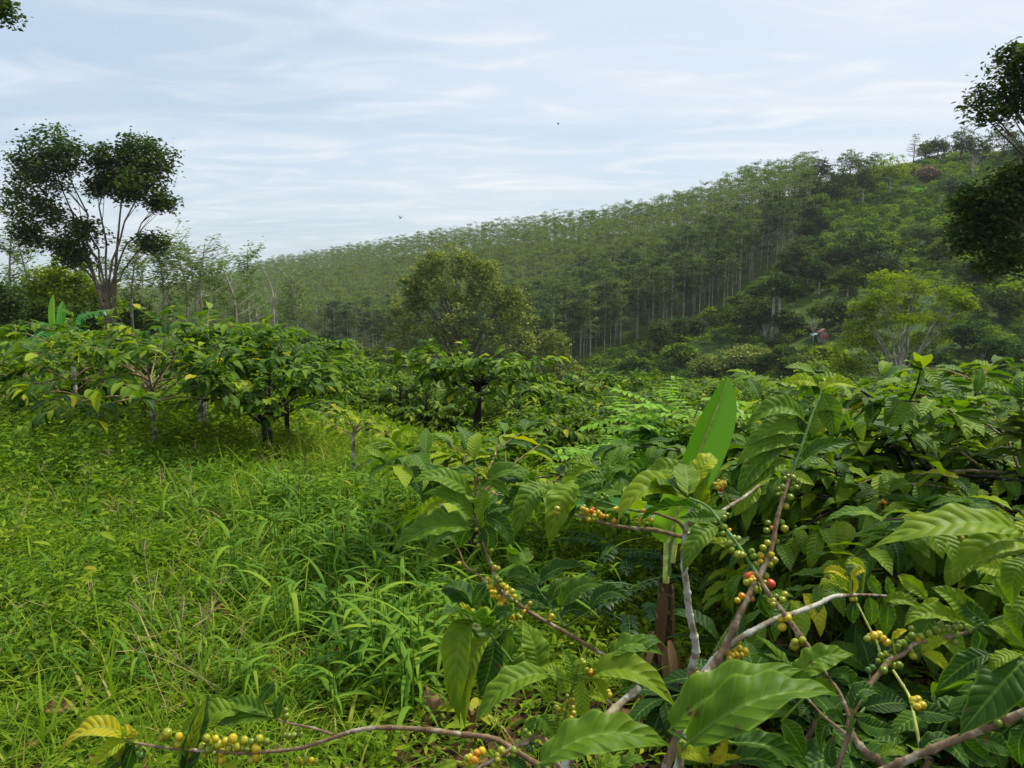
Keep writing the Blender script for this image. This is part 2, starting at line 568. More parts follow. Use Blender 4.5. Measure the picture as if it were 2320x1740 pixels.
def ground_mat():
    m, nt, out = nmat("ground soil and growth")
    L = nt.links
    geo = N(nt, "ShaderNodeNewGeometry")
    def noise(scale, det=5, rough=0.6):
        n = N(nt, "ShaderNodeTexNoise")
        n.inputs["Scale"].default_value = scale
        n.inputs["Detail"].default_value = det
        n.inputs["Roughness"].default_value = rough
        L.new(geo.outputs["Position"], n.inputs["Vector"])
        return n.outputs[0]
    soil = ramp(nt, noise(9), [(0.3, (0.018, 0.012, 0.008)), (0.6, (0.05, 0.032, 0.020)), (0.75, (0.085, 0.05, 0.03))])
    green = ramp(nt, noise(0.35, 8, 0.7), [(0.3, (0.018, 0.045, 0.010)), (0.5, (0.045, 0.085, 0.016)), (0.7, (0.11, 0.14, 0.03))])
    earth = ramp(nt, noise(0.5, 6), [(0.35, (0.12, 0.07, 0.035)), (0.65, (0.20, 0.13, 0.06))])
    patch = ramp(nt, noise(0.045, 6, 0.65), [(0.60, (0, 0, 0)), (0.70, (1, 1, 1))])
    far = mix_c(nt, patch, green, earth)
    sp = N(nt, "ShaderNodeSeparateXYZ")
    L.new(geo.outputs["Position"], sp.inputs[0])
    f = N(nt, "ShaderNodeMapRange")
    f.inputs[1].default_value, f.inputs[2].default_value = 7, 16
    L.new(sp.outputs[1], f.inputs[0])
    col = mix_c(nt, f.outputs[0], soil, far)
    bp = N(nt, "ShaderNodeBump")
    bp.inputs["Strength"].default_value = 0.8
    bp.inputs["Distance"].default_value = 0.05
    L.new(noise(14, 8, 0.7), bp.inputs["Height"])
    pb = N(nt, "ShaderNodeBsdfPrincipled")
    pb.inputs["Roughness"].default_value = 0.95
    pb.inputs["Specular IOR Level"].default_value = 0.1
    L.new(col, pb.inputs["Base Color"])
    L.new(bp.outputs[0], pb.inputs["Normal"])
    L.new(pb.outputs[0], out.inputs[0])
    return m


def build_ground():
    rr = np.concatenate([[0.02], np.geomspace(0.4, 60, 110), np.geomspace(63, 1500, 150), np.geomspace(1700, 9000, 14)])
    az = np.concatenate([np.linspace(-48, 48, 240), np.linspace(51, 309, 64)])
    az = np.radians(az)
    A, Rr = np.meshgrid(az, rr, indexing="ij")
    X, Y = Rr * np.sin(A), Rr * np.cos(A)
    Z = terrain(X.ravel(), Y.ravel())
    V = np.stack([X.ravel(), Y.ravel(), Z], -1)
    na, nr = len(az), len(rr)
    i = np.arange(na)[:, None]
    j = np.arange(nr - 1)[None]
    k = (i + 1) % na
    F = np.stack([i * nr + j, i * nr + j + 1, k * nr + j + 1, k * nr + j], -1).reshape(-1, 4)
    mb = MB().add(V, F)
    o = mb.build("ground", ground_mat())
    o["kind"] = "structure"
    return o


build_ground()


# ------------------------------------------------------------------ trees
def gen_tree(rg, lobes, trunk_r, fork, leaf=0.25, clumps=60, per=40, clump_r=0.6, flat=0.5, up=0.5, lean=(0, 0), shell=0.55,
             leaf_w=0.5, stems=1, subs=5, tips=True, sides=7, limb_r=0.55, limb_every=1):
    """trunk + limbs mesh and a crown mesh; lobes are (x, y, z, rx, ry, rz) in the tree's own frame"""
    W, C = MB(), MB()
    lobes = np.asarray(lobes, float)
    top = np.array([lean[0], lean[1], fork])
    base = np.zeros(3)
    base[2] = -0.4
    mid = (base + top) / 2 + np.append(rg.normal(0, 0.02 * fork, 2), 0)
    path = smooth_path([base, mid, top], 9)
    flare = np.linspace(1.25, 0.85, 9)
    flare[0] *= 1.25
    W.add(*tube(path, trunk_r * flare, sides, 0.06, rg))
    n_l = -1
    for lb in lobes:
        c = lb[:3]
        st = path[-1] - np.array([0, 0, rg.uniform(0, 0.35) * fork * 0.5])
        st = path[np.argmin(np.abs(path[:, 2] - st[2]))]
        ctrl = st + (c - st) * np.array([0.35, 0.35, 0.6]) + np.append(rg.normal(0, 0.3, 2), 0)
        limb = bez(st, ctrl, c + np.array([0, 0, lb[5] * 0.3]), 9)
        limb[1:-1] += rg.normal(0, 0.012 * np.linalg.norm(c - st), (7, 3))
        r0 = trunk_r * limb_r
        n_l = n_l + 1
        if n_l % limb_every == 0:
            W.add(*tube(limb, np.linspace(r0, r0 * 0.25, 9), 6, 0.05, rg))
        for k in range(subs if n_l % limb_every == 0 else 0):
            a = limb[rg.integers(4, 8)]
            e = c + rdir(rg, 1, -0.5, 1)[0] * lb[3:6] * 0.8
            W.add(*tube(bez(a, (a + e) / 2 + rg.normal(0, 0.15, 3), e, 6), np.linspace(r0 * 0.3, r0 * 0.08, 6), 5))
        n = max(4, int(clumps))
        d = rdir(rg, n, -0.9, 1)
        q = c + d * lb[3:6] * (shell + (1 - shell) * rg.random((n, 1))) * rg.uniform(0.85, 1.12, (n, 1))
        pp = np.repeat(q, per, 0) + rg.normal(0, 1, (n * per, 3)) * clump_r * np.array([0.5, 0.5, 0.5 * flat])
        dd = rdir(rg, n * per, -0.7, 0.5)
        nn = rdir(rg, n * per, -0.2, 1) + np.array([0, 0, up])
        ct = np.repeat(rg.normal(0.5, 0.22, n), per) + rg.normal(0, 0.14, n * per)
        sz = leaf * rg.uniform(0.7, 1.35, n * per)
        V, F, U, T = diamonds(pp, dd, nn, sz, sz * leaf_w, np.clip(ct, 0, 1))
        C.add(V, F, U, T)
    return W, C


def stand(xd, ybase, Y):
    """a point of the ground at forward distance Y in the direction of the survey column"""
    r = ray(xd * K2, ybase * K2)
    x = r[0] / r[1] * Y
    return np.array([x, Y, gz(x, Y)])


def height_to(xd, ytop, Y, base):
    return at_y(xd, ytop, Y)[2] - base[2]


def tree_thing(name, label, cat, loc, W, C, wm, cm, group=None):
    t = thing(name, label, cat, loc, 0, group)
    W.build("trunk", wm, t)
    if not C.empty():
        C.build("crown", cm, t)
    return t


def m_per(Y):
    """metres per survey unit at distance Y"""
    return Y / 1580.0


# --- big dark tree at the left
rg = np.random.default_rng(11)
Y = 56
b = stand(235, 690, Y)
s = m_per(Y)
def LB(xd, yd, rx, ry, Y=Y, b=b, dy=0.0):
    p = at_y(xd, yd, Y) - b
    return (p[0], dy, p[2], rx * m_per(Y), rx * m_per(Y) * 0.9, ry * m_per(Y))
lobes = [LB(110, 315, 60, 42), LB(58, 360, 48, 42, dy=.6), LB(155, 345, 40, 42, dy=-.5), LB(90, 405, 66, 42, dy=-1), LB(38, 445, 46, 48, dy=1), LB(108, 470, 48, 40), LB(60, 510, 34, 28, dy=.5), LB(128, 530, 30, 24, dy=.6),
         LB(288, 318, 48, 34, dy=.5), LB(340, 350, 36, 40), LB(255, 355, 36, 34, dy=1), LB(318, 400, 54, 38, dy=-1), LB(350, 440, 26, 18), LB(235, 385, 26, 22, dy=.5), LB(192, 505, 40, 34, dy=-.5), LB(320, 525, 38, 20, dy=.5), LB(165, 555, 30, 24), LB(272, 412, 34, 26, dy=.4), LB(212, 345, 26, 34, dy=.3), LB(205, 400, 30, 26, dy=.8), LB(290, 370, 60, 44, dy=.2), LB(100, 360, 70, 52)]
W, C = gen_tree(rg, lobes, 0.24, 3.2, leaf=0.30, clumps=36, per=25, clump_r=0.8, flat=0.6, up=0.3, shell=0.4, leaf_w=0.55, subs=5, sides=9, limb_r=.4, limb_every=3)
for dx, lean in ((-0.5, -1.6), (0.5, 0.9)):
    e = np.array([lean * 1.9, 0.3, 11.5])
    W.add(*tube(bez(np.array([dx * 0.5, 0, -0.3]), np.array([dx, 0.2, 5]), e, 12), np.linspace(0.19, 0.04, 12), 8, 0.06, rg))
tree_thing("shade_tree", "tallest dark tree with twin rounded crowns and forked brown trunks above the coffee", "tree", b, W, C, M["bark_tree"], M["darktree"])

# --- olive tree in the middle distance
rg = np.random.default_rng(12)
Y = 100
b = stand(1000, 830, Y)
def LB2(xd, yd, rx, ry, dy=0.0):
    return LB(xd, yd, rx, ry, 100, b, dy)
lobes = [LB2(975, 560, 42, 32), LB2(930, 575, 32, 30), LB2(1050, 590, 34, 30), LB2(885, 620, 28, 26), LB2(1100, 640, 30, 28), LB2(1200, 750, 28, 28), LB2(1015, 580, 42, 36, 1), LB2(925, 600, 36, 34, 1), LB2(960, 625, 44, 34, -2), LB2(1045, 630, 36, 34, -1), LB2(905, 650, 30, 28, 0), LB2(870, 665, 36, 30, 1), LB2(1000, 670, 46, 36, -2.5), LB2(1085, 665, 40, 34, 0),
         LB2(935, 700, 46, 36, -1), LB2(860, 715, 36, 34, 0), LB2(1125, 690, 36, 38, 1.5), LB2(1050, 720, 50, 38, -2), LB2(980, 745, 46, 36, -2.5), LB2(890, 760, 46, 38, -1), LB2(1120, 745, 46, 36, -1), LB2(1170, 740, 38, 36, .5), LB2(840, 770, 34, 34, 0),
         LB2(1065, 785, 50, 36, -2), LB2(1160, 790, 42, 34, -1), LB2(1210, 790, 34, 32, 0), LB2(940, 795, 50, 34, -2), LB2(850, 815, 46, 34, 0), LB2(1000, 820, 50, 30, -1)]
W, C = gen_tree(rg, lobes, 0.4, 6, leaf=0.40, clumps=26, per=32, clump_r=0.9, flat=0.7, up=0.5, shell=0.6, leaf_w=0.6, subs=3)
tree_thing("broad_tree", "broad olive green tree with bushy crown standing before the plantation slope", "tree", b, W, C, M["bark_tree"], M["olive"])

# --- yellow-green tree on the right
rg = np.random.default_rng(13)
Y = 85
b = stand(1945, 835, Y)
def LB3(xd, yd, rx, ry, dy=0.0):
    return LB(xd, yd, rx, ry, 85, b, dy)
lobes = [LB3(1935, 605, 65, 26), LB3(1990, 620, 60, 24, 1), LB3(2055, 640, 40, 22, 0), LB3(1890, 640, 48, 20, -1), LB3(1870, 700, 50, 24, 0), LB3(1840, 735, 40, 22, -1),
         LB3(1905, 735, 45, 16, 2), LB3(1985, 690, 50, 16, 2), LB3(2045, 695, 45, 18, 1), LB3(1825, 785, 38, 18, 0), LB3(1960, 655, 50, 18, 2), LB3(2080, 660, 26, 14, 0), LB3(1930, 690, 60, 22, -1.5), LB3(2010, 735, 50, 18, 1.5), LB3(1850, 800, 40, 20, 1), LB3(1875, 665, 36, 16, 1)]
W, C = gen_tree(rg, lobes, 0.3, 3.6, leaf=0.32, clumps=42, per=24, clump_r=0.8, flat=0.35, up=0.8, shell=0.35, leaf_w=0.55, subs=5)
for e in ([1.6, 0, 6.5], [-0.6, .5, 8.5]):
    W.add(*tube(bez(np.array([0.15 * np.sign(e[0]), 0, -0.3]), np.array([e[0] * 0.25, 0, 3.5]), np.array(e), 10), np.linspace(0.22, 0.07, 10), 7, 0.05, rg))
tree_thing("spreading_tree", "yellow green spreading tree with pale forking trunk in front of the farmed slope", "tree", b, W, C, M["bark_pale"], M["lime"])

# --- dark tree leaning in from the right edge
rg = np.random.default_rng(14)
Y = 24
b = stand(2420, 800, Y)
def LB4(xd, yd, rx, ry, dy=0.0):
    return LB(xd, yd, rx, ry, 24, b, dy)
lobes = [LB4(2215, 140, 62, 48), LB4(2190, 215, 72, 48, .5), LB4(2290, 200, 80, 70, 0), LB4(2160, 450, 75, 60), LB4(2120, 500, 65, 55, .5), LB4(2180, 560, 72, 55, -.3), LB4(2230, 470, 80, 70, .6),
         LB4(2205, 390, 50, 35, .2), LB4(2270, 340, 50, 60, 0), LB4(2320, 520, 90, 90, 0), LB4(2105, 435, 40, 25, 0)]
W, C = gen_tree(rg, lobes, 0.3, 3.2, leaf=0.18, clumps=74, per=22, clump_r=0.38, flat=0.8, up=0.4, shell=0.35, leaf_w=0.45, subs=5)
tree_thing("shade_tree", "near dark leafy tree reaching in from the right edge, trunk out of frame", "tree", b, W, C, M["bark_tree"], M["darktree"])

# --- twig of a tree at the top left corner
rg = np.random.default_rng(15)
Y = 24
b = stand(-170, 760, Y)
lobes = [LB(-10, 20, 36, 34, 24, b), LB(-90, -20, 80, 60, 24, b), LB(-190, 20, 100, 80, 24, b)]
W, C = gen_tree(rg, lobes, 0.25, 4.5, leaf=0.17, clumps=45, per=20, clump_r=0.3, leaf_w=0.5)
tree_thing("shade_tree", "dark leaf spray hanging in at the upper left corner of the sky", "tree", b, W, C, M["bark_tree"], M["darktree"])


# --- feathery thin trees on the left, yellow-green bushes behind the dark tree
def feathery(rg, H, spread, n_sprays, leaf=0.5, dens=16):
    W, C = MB(), MB()
    P = smooth_path([[0, 0, -0.4], rg.normal(0, .3, 3) * [1, 1, 0] + [0, 0, H * .5], rg.normal(0, .8, 3) * [1, 1, 0] + [0, 0, H * 0.97]], 12)
    W.add(*tube(P, np.linspace(0.14, 0.03, 12), 6, 0.05, rg))
    for k in range(n_sprays):
        f = rg.uniform(0.42, 1.0)
        a = P[int(f * 11)]
        d = rdir(rg, 1, 0.3, 0.85)[0]
        e = a + d * spread * rg.uniform(0.5, 1.45) * (1.3 - 0.6 * f)
        Q = bez(a, (a + e) / 2 + [0, 0, -0.25], e, 6)
        W.add(*tube(Q, np.linspace(0.035, 0.012, 6), 4))
        n = dens
        i = rg.uniform(1.5, 5, n)
        pp = np.stack([np.interp(i, np.arange(6), Q[:, c]) for c in range(3)], -1) + rg.normal(0, .16, (n, 3))
        dd = rdir(rg, n, -0.35, 0.3)
        nn = rdir(rg, n, 0.5, 1)
        sz = leaf * rg.uniform(0.6, 1.3, n)
        C.add(*diamonds(pp, dd, nn, sz, sz * 0.32, np.clip(rg.normal(0.55, 0.2, n), 0, 1), 0.05))
    return W, C


rg = np.random.default_rng(16)
FEATH = [(20, 430, 60, "leftmost"), (62, 500, 66, ""), (285, 520, 62, ""), (318, 545, 70, ""), (345, 530, 60, ""), (398, 488, 62, "tallest of the row"), (425, 520, 72, ""), (445, 520, 60, ""),
         (470, 560, 66, ""), (505, 560, 64, ""), (545, 532, 70, ""), (372, 560, 76, ""), (560, 585, 74, ""), (640, 588, 70, ""), (610, 600, 80, ""), (255, 560, 75, "")]
lab = ["thin feathery tree at the left edge of the photo", "feathery tree just left of the twin crowned dark tree", "slim feathery tree right beside the dark tree's trunk",
       "second feathery tree to the right of the dark tree", "third feathery tree to the right of the dark tree, short crown", "tallest feathery tree standing against open sky", "feathery tree leaning close behind the tallest feathery one",
       "pale feathery tree with open crown just right of the tallest feathery tree", "low feathery tree between the tallest one and the hillside", "feathery tree above the coffee tree with the lichened trunk", "feathery tree whose top touches the sky where the hill begins",
       "small feathery tree deep behind the tallest feathery tree", "low feathery tree against the foot of the left hill", "feathery tree farthest right in the thin row, before green hill", "faint feathery tree second from the right of the row", "low feathery tree hidden partly by the dark tree's trunk"]
for (xd, yt, Yd, _), lb in zip(FEATH, lab):
    b = stand(xd, 690, Yd)
    H = height_to(xd, yt, Yd, b)
    W, C = feathery(rg, H, 2.3, int(30 + rg.integers(0, 14)), 0.42, 20)
    tree_thing("feathery_tree", lb, "tree", b, W, C, M["bark_pale"], M["feather"], "thin feathery trees on the left")

# dead snag among them
b = stand(590, 700, 58)
W = MB()
H = height_to(590, 580, 58, b)
W.add(*tube(smooth_path([[0, 0, -.3], [0.1, 0, H * .5], [0.0, 0, H * .75], [-0.7, 0, H * 1.05]], 14), np.linspace(0.10, 0.02, 14), 6, .05))
for e in ([.9, .2, H * .72], [-.5, -.3, H * .8], [.6, 0, H * .95], [1.4, 0, H * .66]):
    W.add(*tube(bez(np.array([0.08, 0, H * .5]), np.array([e[0] * .4, 0, H * .56]), np.array(e), 7), np.linspace(.05, .012, 7), 5))
tree_thing("dead_tree", "dead brown leafless snag with bent top among the feathery trees", "tree", b, W, MB(), M["bark_pale"], None)

rg = np.random.default_rng(17)
for xd, yt, Yd, wx, mat, lb in [(165, 545, 62, 55, "lime", "yellow green bushy tree behind the dark tree's trunk"), (215, 600, 66, 50, "lime", "lower yellow green bush right of the dark tree's base"),
                                (115, 575, 66, 45, "lime", "yellow green bush left of the dark tree's trunk"), (10, 615, 50, 35, "darktree", "dark bush at the left edge behind the banana plant"),
                                (60, 600, 70, 50, "feather", "grey green bush behind the left banana plant"), (290, 640, 70, 50, "slopetree", "dark low bush right of the dark tree's base"),
                                (-40, 560, 70, 60, "feather", "pale bush cut by the left frame edge"), (190, 650, 58, 50, "slopetree", "dark undergrowth bush under the dark tree"), (100, 650, 58, 40, "slopetree", "dark undergrowth bush behind the banana plant's leaf"),
                                (750, 735, 110, 45, "olive", "small olive bush left of the broad olive tree"), (800, 755, 105, 40, "slopetree", "dark green bush at the foot of the broad olive tree"),
                                (700, 720, 130, 50, "forest", "grey green bush on the valley floor behind the coffee"), (640, 700, 120, 50, "forest", "round grey green tree on the valley floor at left"),
                                (1240, 790, 112, 30, "olive", "small olive bush at the right foot of the broad olive tree"), (1150, 800, 105, 40, "slopetree", "dark bush below the right side of the broad olive tree")]:
    b = stand(xd, 720, Yd)
    H = height_to(xd, yt, Yd, b)
    w = wx * m_per(Yd)
    lobes = [(0, 0, H - w * .6, w * .8, w * .8, w * .6), (-w * .5, .3, H - w * 1.1, w * .7, w * .6, w * .6), (w * .5, -.3, H - w * 1.2, w * .7, w * .6, w * .6), (0, -.5, max(1, H - w * 1.9), w * .9, w * .7, w * .7)]
    W, C = gen_tree(rg, lobes, 0.14, max(.8, H * .4), leaf=0.33 * Yd / 65, clumps=40, per=20, clump_r=0.7, shell=0.5, leaf_w=0.6, subs=3)
    tree_thing("bushy_tree", lb, "tree", b, W, C, M["bark_tree"], M[mat])


# ------------------------------------------------------------------ plantation forest on the hill
def forest_mesh(rg, lod, H=17.0):
    W, C = MB(), MB()
    lx, ly = rg.normal(0, .35, 2)
    P = smooth_path([[0, 0, -0.5], [lx * .4, ly * .4, H * .5], [lx, ly, H * .97]], 8 if lod else 4)
    n = len(P)
    W.add(*tube(P, np.linspace(0.15, 0.05, n), 5 if lod else 3))
    nl = 19 if lod else 12
    per = 44 if lod else 30
    for k in range(nl):
        f = rg.uniform(0.22, 1.0) ** 0.72
        a = np.array([np.interp(f, np.linspace(0, 1, n), P[:, c]) for c in range(3)])
        ang = rg.uniform(0, 6.28)
        rad = rg.uniform(0.4, 1.0) * (2.6 - 1.2 * abs(f - .82) / .2 * .5)
        e = a + np.array([math.cos(ang) * rad, math.sin(ang) * rad, rad * rg.uniform(.25, .6)])
        if lod:
            W.add(*tube(np.stack([a, (a + e) / 2 - [0, 0, .1], e]), [.05, .035, .02], 3))
        pp = a + (e - a) * rg.uniform(0.45, 1.15, (per, 1)) + rg.normal(0, 1, (per, 3)) * [.55, .55, .2]
        sz = rg.uniform(0.35, 0.8, per) * (1 if lod else 1.08)
        C.add(*diamonds(pp, rdir(rg, per, -.3, .35), rdir(rg, per, .3, 1) + [0, 0, .4], sz, sz * .5, np.clip(rg.normal(.5, .2, per), 0, 1), .08))
    return W, C


BX = [-200, 200, 1000, 1180, 1250, 1330, 1400, 1500, 1560, 1640, 1700, 1740, 1752, 1760]
BY = [900, 900, 900, 840, 800, 763, 738, 703, 680, 615, 570, 490, 440, 300]


def survey_xy(P):
    d = P - CAM
    z = d @ FWD
    return (CX + FPX * (d @ RGT) / z) / K2, (CY - FPX * (d @ UPV) / z) / K2


rg = np.random.default_rng(21)
cand = []
for Yc in np.arange(150, 1180, 1.0):
    sp = 4.4 if Yc < 420 else 6.5 if Yc < 700 else 10
    if (Yc - 150) % (5 if Yc < 420 else 7 if Yc < 700 else 10) >= 1:
        continue
    xs = np.arange(-0.80 * Yc, 0.42 * Yc, sp)
    for x in xs:
        cand.append((x + rg.normal(0, .9), Yc + rg.normal(0, .9)))
cand = np.array(cand)
zz = terrain(cand[:, 0], cand[:, 1])
PT = np.column_stack([cand, zz])
xd, yd = survey_xy(PT)
az = np.arctan2(cand[:, 0], cand[:, 1])
Rd = np.interp(xd, RX, RDIS)
Fd = np.interp(xd, FX, FD)
keep = (cand[:, 1] > Fd * 0.92) & (cand[:, 1] < Rd + 34) & (yd < np.interp(xd, BX, BY)) & (xd < 1758) & (xd > -40) & (rg.random(len(xd)) > 0.06)
PT, xd, yd = PT[keep], xd[keep], yd[keep]
order = np.argsort(PT[:, 1] + np.where(yd > np.interp(xd, BX, BY) - 130, -60, 0) + np.where(xd < 700, 200, 0))
near_i, far_i = order[:300], order[300:]
fm = []
for k in range(9):
    W, C = forest_mesh(np.random.default_rng(300 + k), True)
    fm.append((W.mesh("trunk", M["bark_pale"]), C.mesh("crown", M["forest"])))
for q, i in enumerate(near_i):
    p = PT[i]
    sc_ = float(rg.uniform(0.85, 1.12)) * (0.85 if p[1] > 420 else 1)
    edge = yd[i] > np.interp(xd[i], BX, BY) - 40
    t = thing("plantation_tree", "slender plantation tree with a bare pale trunk showing at the grove's lower edge" if edge else "slender plantation tree with small layered crown inside the hillside grove",
              "tree", p, float(rg.uniform(0, 6.28)), "plantation trees along the grove's lower edge" if edge else "plantation trees inside the hillside grove")
    t.scale = (sc_, sc_, sc_)
    tm, cm = fm[q % 9]
    inst("trunk", tm, t)
    inst("crown", cm, t)
W2, C2 = MB(), MB()
protos = [forest_mesh(np.random.default_rng(400 + k), False) for k in range(8)]
pr = [(np.concatenate(w.V), np.concatenate(w.F), np.concatenate(c.V), np.concatenate(c.F), np.concatenate(c.T)) for w, c in protos]
for q, i in enumerate(far_i):
    wv, wf, cv, cf, ct = pr[q % 8]
    a, s_ = rg.uniform(0, 6.28), rg.uniform(.82, 1.12)
    m = np.array([[math.cos(a), -math.sin(a), 0], [math.sin(a), math.cos(a), 0], [0, 0, 1]]) * s_
    W2.add(wv @ m.T + PT[i], wf)
    C2.add(cv @ m.T + PT[i], cf, None, np.clip(ct - .08 + rg.normal(0, .13), 0, 1))
wood = C2.build("forest", M["forest"])
wood["kind"] = "stuff"
wood["label"] = "dense plantation canopy covering the long ridge"
o = W2.build("forest_trunks", M["bark_pale"], wood)
o["kind"] = "stuff"
print("forest", len(near_i), len(far_i))


# ------------------------------------------------------------------ farmed slope on the right
def bush_mesh(rg, n=90, leaf=0.5, rx=1.1, rz=0.9, h=0.9):
    C = MB()
    d = rdir(rg, n, -0.2, 1)
    p = d * np.array([rx, rx, rz]) * rg.uniform(.55, 1.1, (n, 1)) + [0, 0, h]
    sz = leaf * rg.uniform(.6, 1.3, n)
    C.add(*diamonds(p, rdir(rg, n, -.6, .4), d + rdir(rg, n, 0, 1) * .6, sz, sz * .6, np.clip(rg.normal(.5, .2, n), 0, 1)))
    return C


def slope_Y(xd_, yb):
    """forward distance where the sight line of a survey point meets the hillside"""
    ys = np.arange(100, 330, 1.0)
    r = ray(xd_ * K2, yb * K2)
    x = r[0] / r[1] * ys
    z = CZ + r[2] / r[1] * ys
    g = terrain(x, ys)
    hit = np.nonzero(g >= z)[0]
    return float(ys[hit[0]]) if len(hit) else 322.0


HUT = stand(1776, 734, slope_Y(1776, 735))
rg = np.random.default_rng(31)
cand = []
for Yc in np.arange(100, 345, 2.5):
    for x in np.arange(-0.02 * Yc, 0.80 * Yc, 2.5):
        cand.append((x + rg.normal(0, .7), Yc + rg.normal(0, .7)))
cand = np.array(cand)
PT2 = np.column_stack([cand, terrain(cand[:, 0], cand[:, 1])])
xd2, yd2 = survey_xy(PT2)
gap = vnoise(cand[:, 0] * .05, cand[:, 1] * .05, 9) + 0.7 * vnoise(cand[:, 0] * .16, cand[:, 1] * .16, 10)
keep = ((xd2 > 1757) | (yd2 > np.interp(xd2, BX, BY) - 6)) & (cand[:, 1] < 328) & (xd2 > 1190) & (xd2 < 2300) & (yd2 < 860) & (rg.random(len(xd2)) > np.where(gap > .5, .62, .05)) & (np.hypot(cand[:, 0] - HUT[0], (cand[:, 1] - HUT[1] + 4) * .6) > 5.5)
PT2, xd2, yd2, gap = PT2[keep], xd2[keep], yd2[keep], gap[keep]
order = np.argsort(PT2[:, 1] + np.where(yd2 > 835, 300, 0) + np.where(xd2 > 2212, 300, 0) + np.where(gap > .5, 400, 0))
near_i, far_i = order[:290], order[290:]
bm = [bush_mesh(np.random.default_rng(500 + k), 150, .42, rg.uniform(.95, 1.4), rg.uniform(.8, 1.2)).mesh("slope_shrub", M["slope"]) for k in range(8)]
for q, i in enumerate(near_i):
    s_ = float(rg.uniform(.7, 1.25))
    o = inst("slope_shrub", bm[q % 8], None, PT2[i], (0, 0, float(rg.uniform(0, 6.28))), (s_, s_, s_))
    tag(o, "small round coffee shrub on the lower part of the farmed slope", "shrub", "shrubs on the lower farmed slope")
B2 = MB()
pr = [bush_mesh(np.random.default_rng(520 + k), 70, .62, rg.uniform(1, 1.5), rg.uniform(.8, 1.2)) for k in range(8)]
pr = [(np.concatenate(c.V), np.concatenate(c.F), np.concatenate(c.T)) for c in pr]
for q, i in enumerate(far_i):
    cv, cf, ct = pr[q % 8]
    a, s_ = rg.uniform(0, 6.28), rg.uniform(.7, 1.35) * (1 if gap[i] < .5 else .42)
    m = np.array([[math.cos(a), -math.sin(a), 0], [math.sin(a), math.cos(a), 0], [0, 0, 1]]) * s_
    B2.add(cv @ m.T + PT2[i], cf, None, np.clip(ct + rg.normal(0, .25), 0, 1))
o = B2.build("undergrowth", M["slope"])
o["kind"] = "stuff"
o["label"] = "shrubs and undergrowth covering the upper farmed slope"
print("slope", len(near_i), len(far_i))


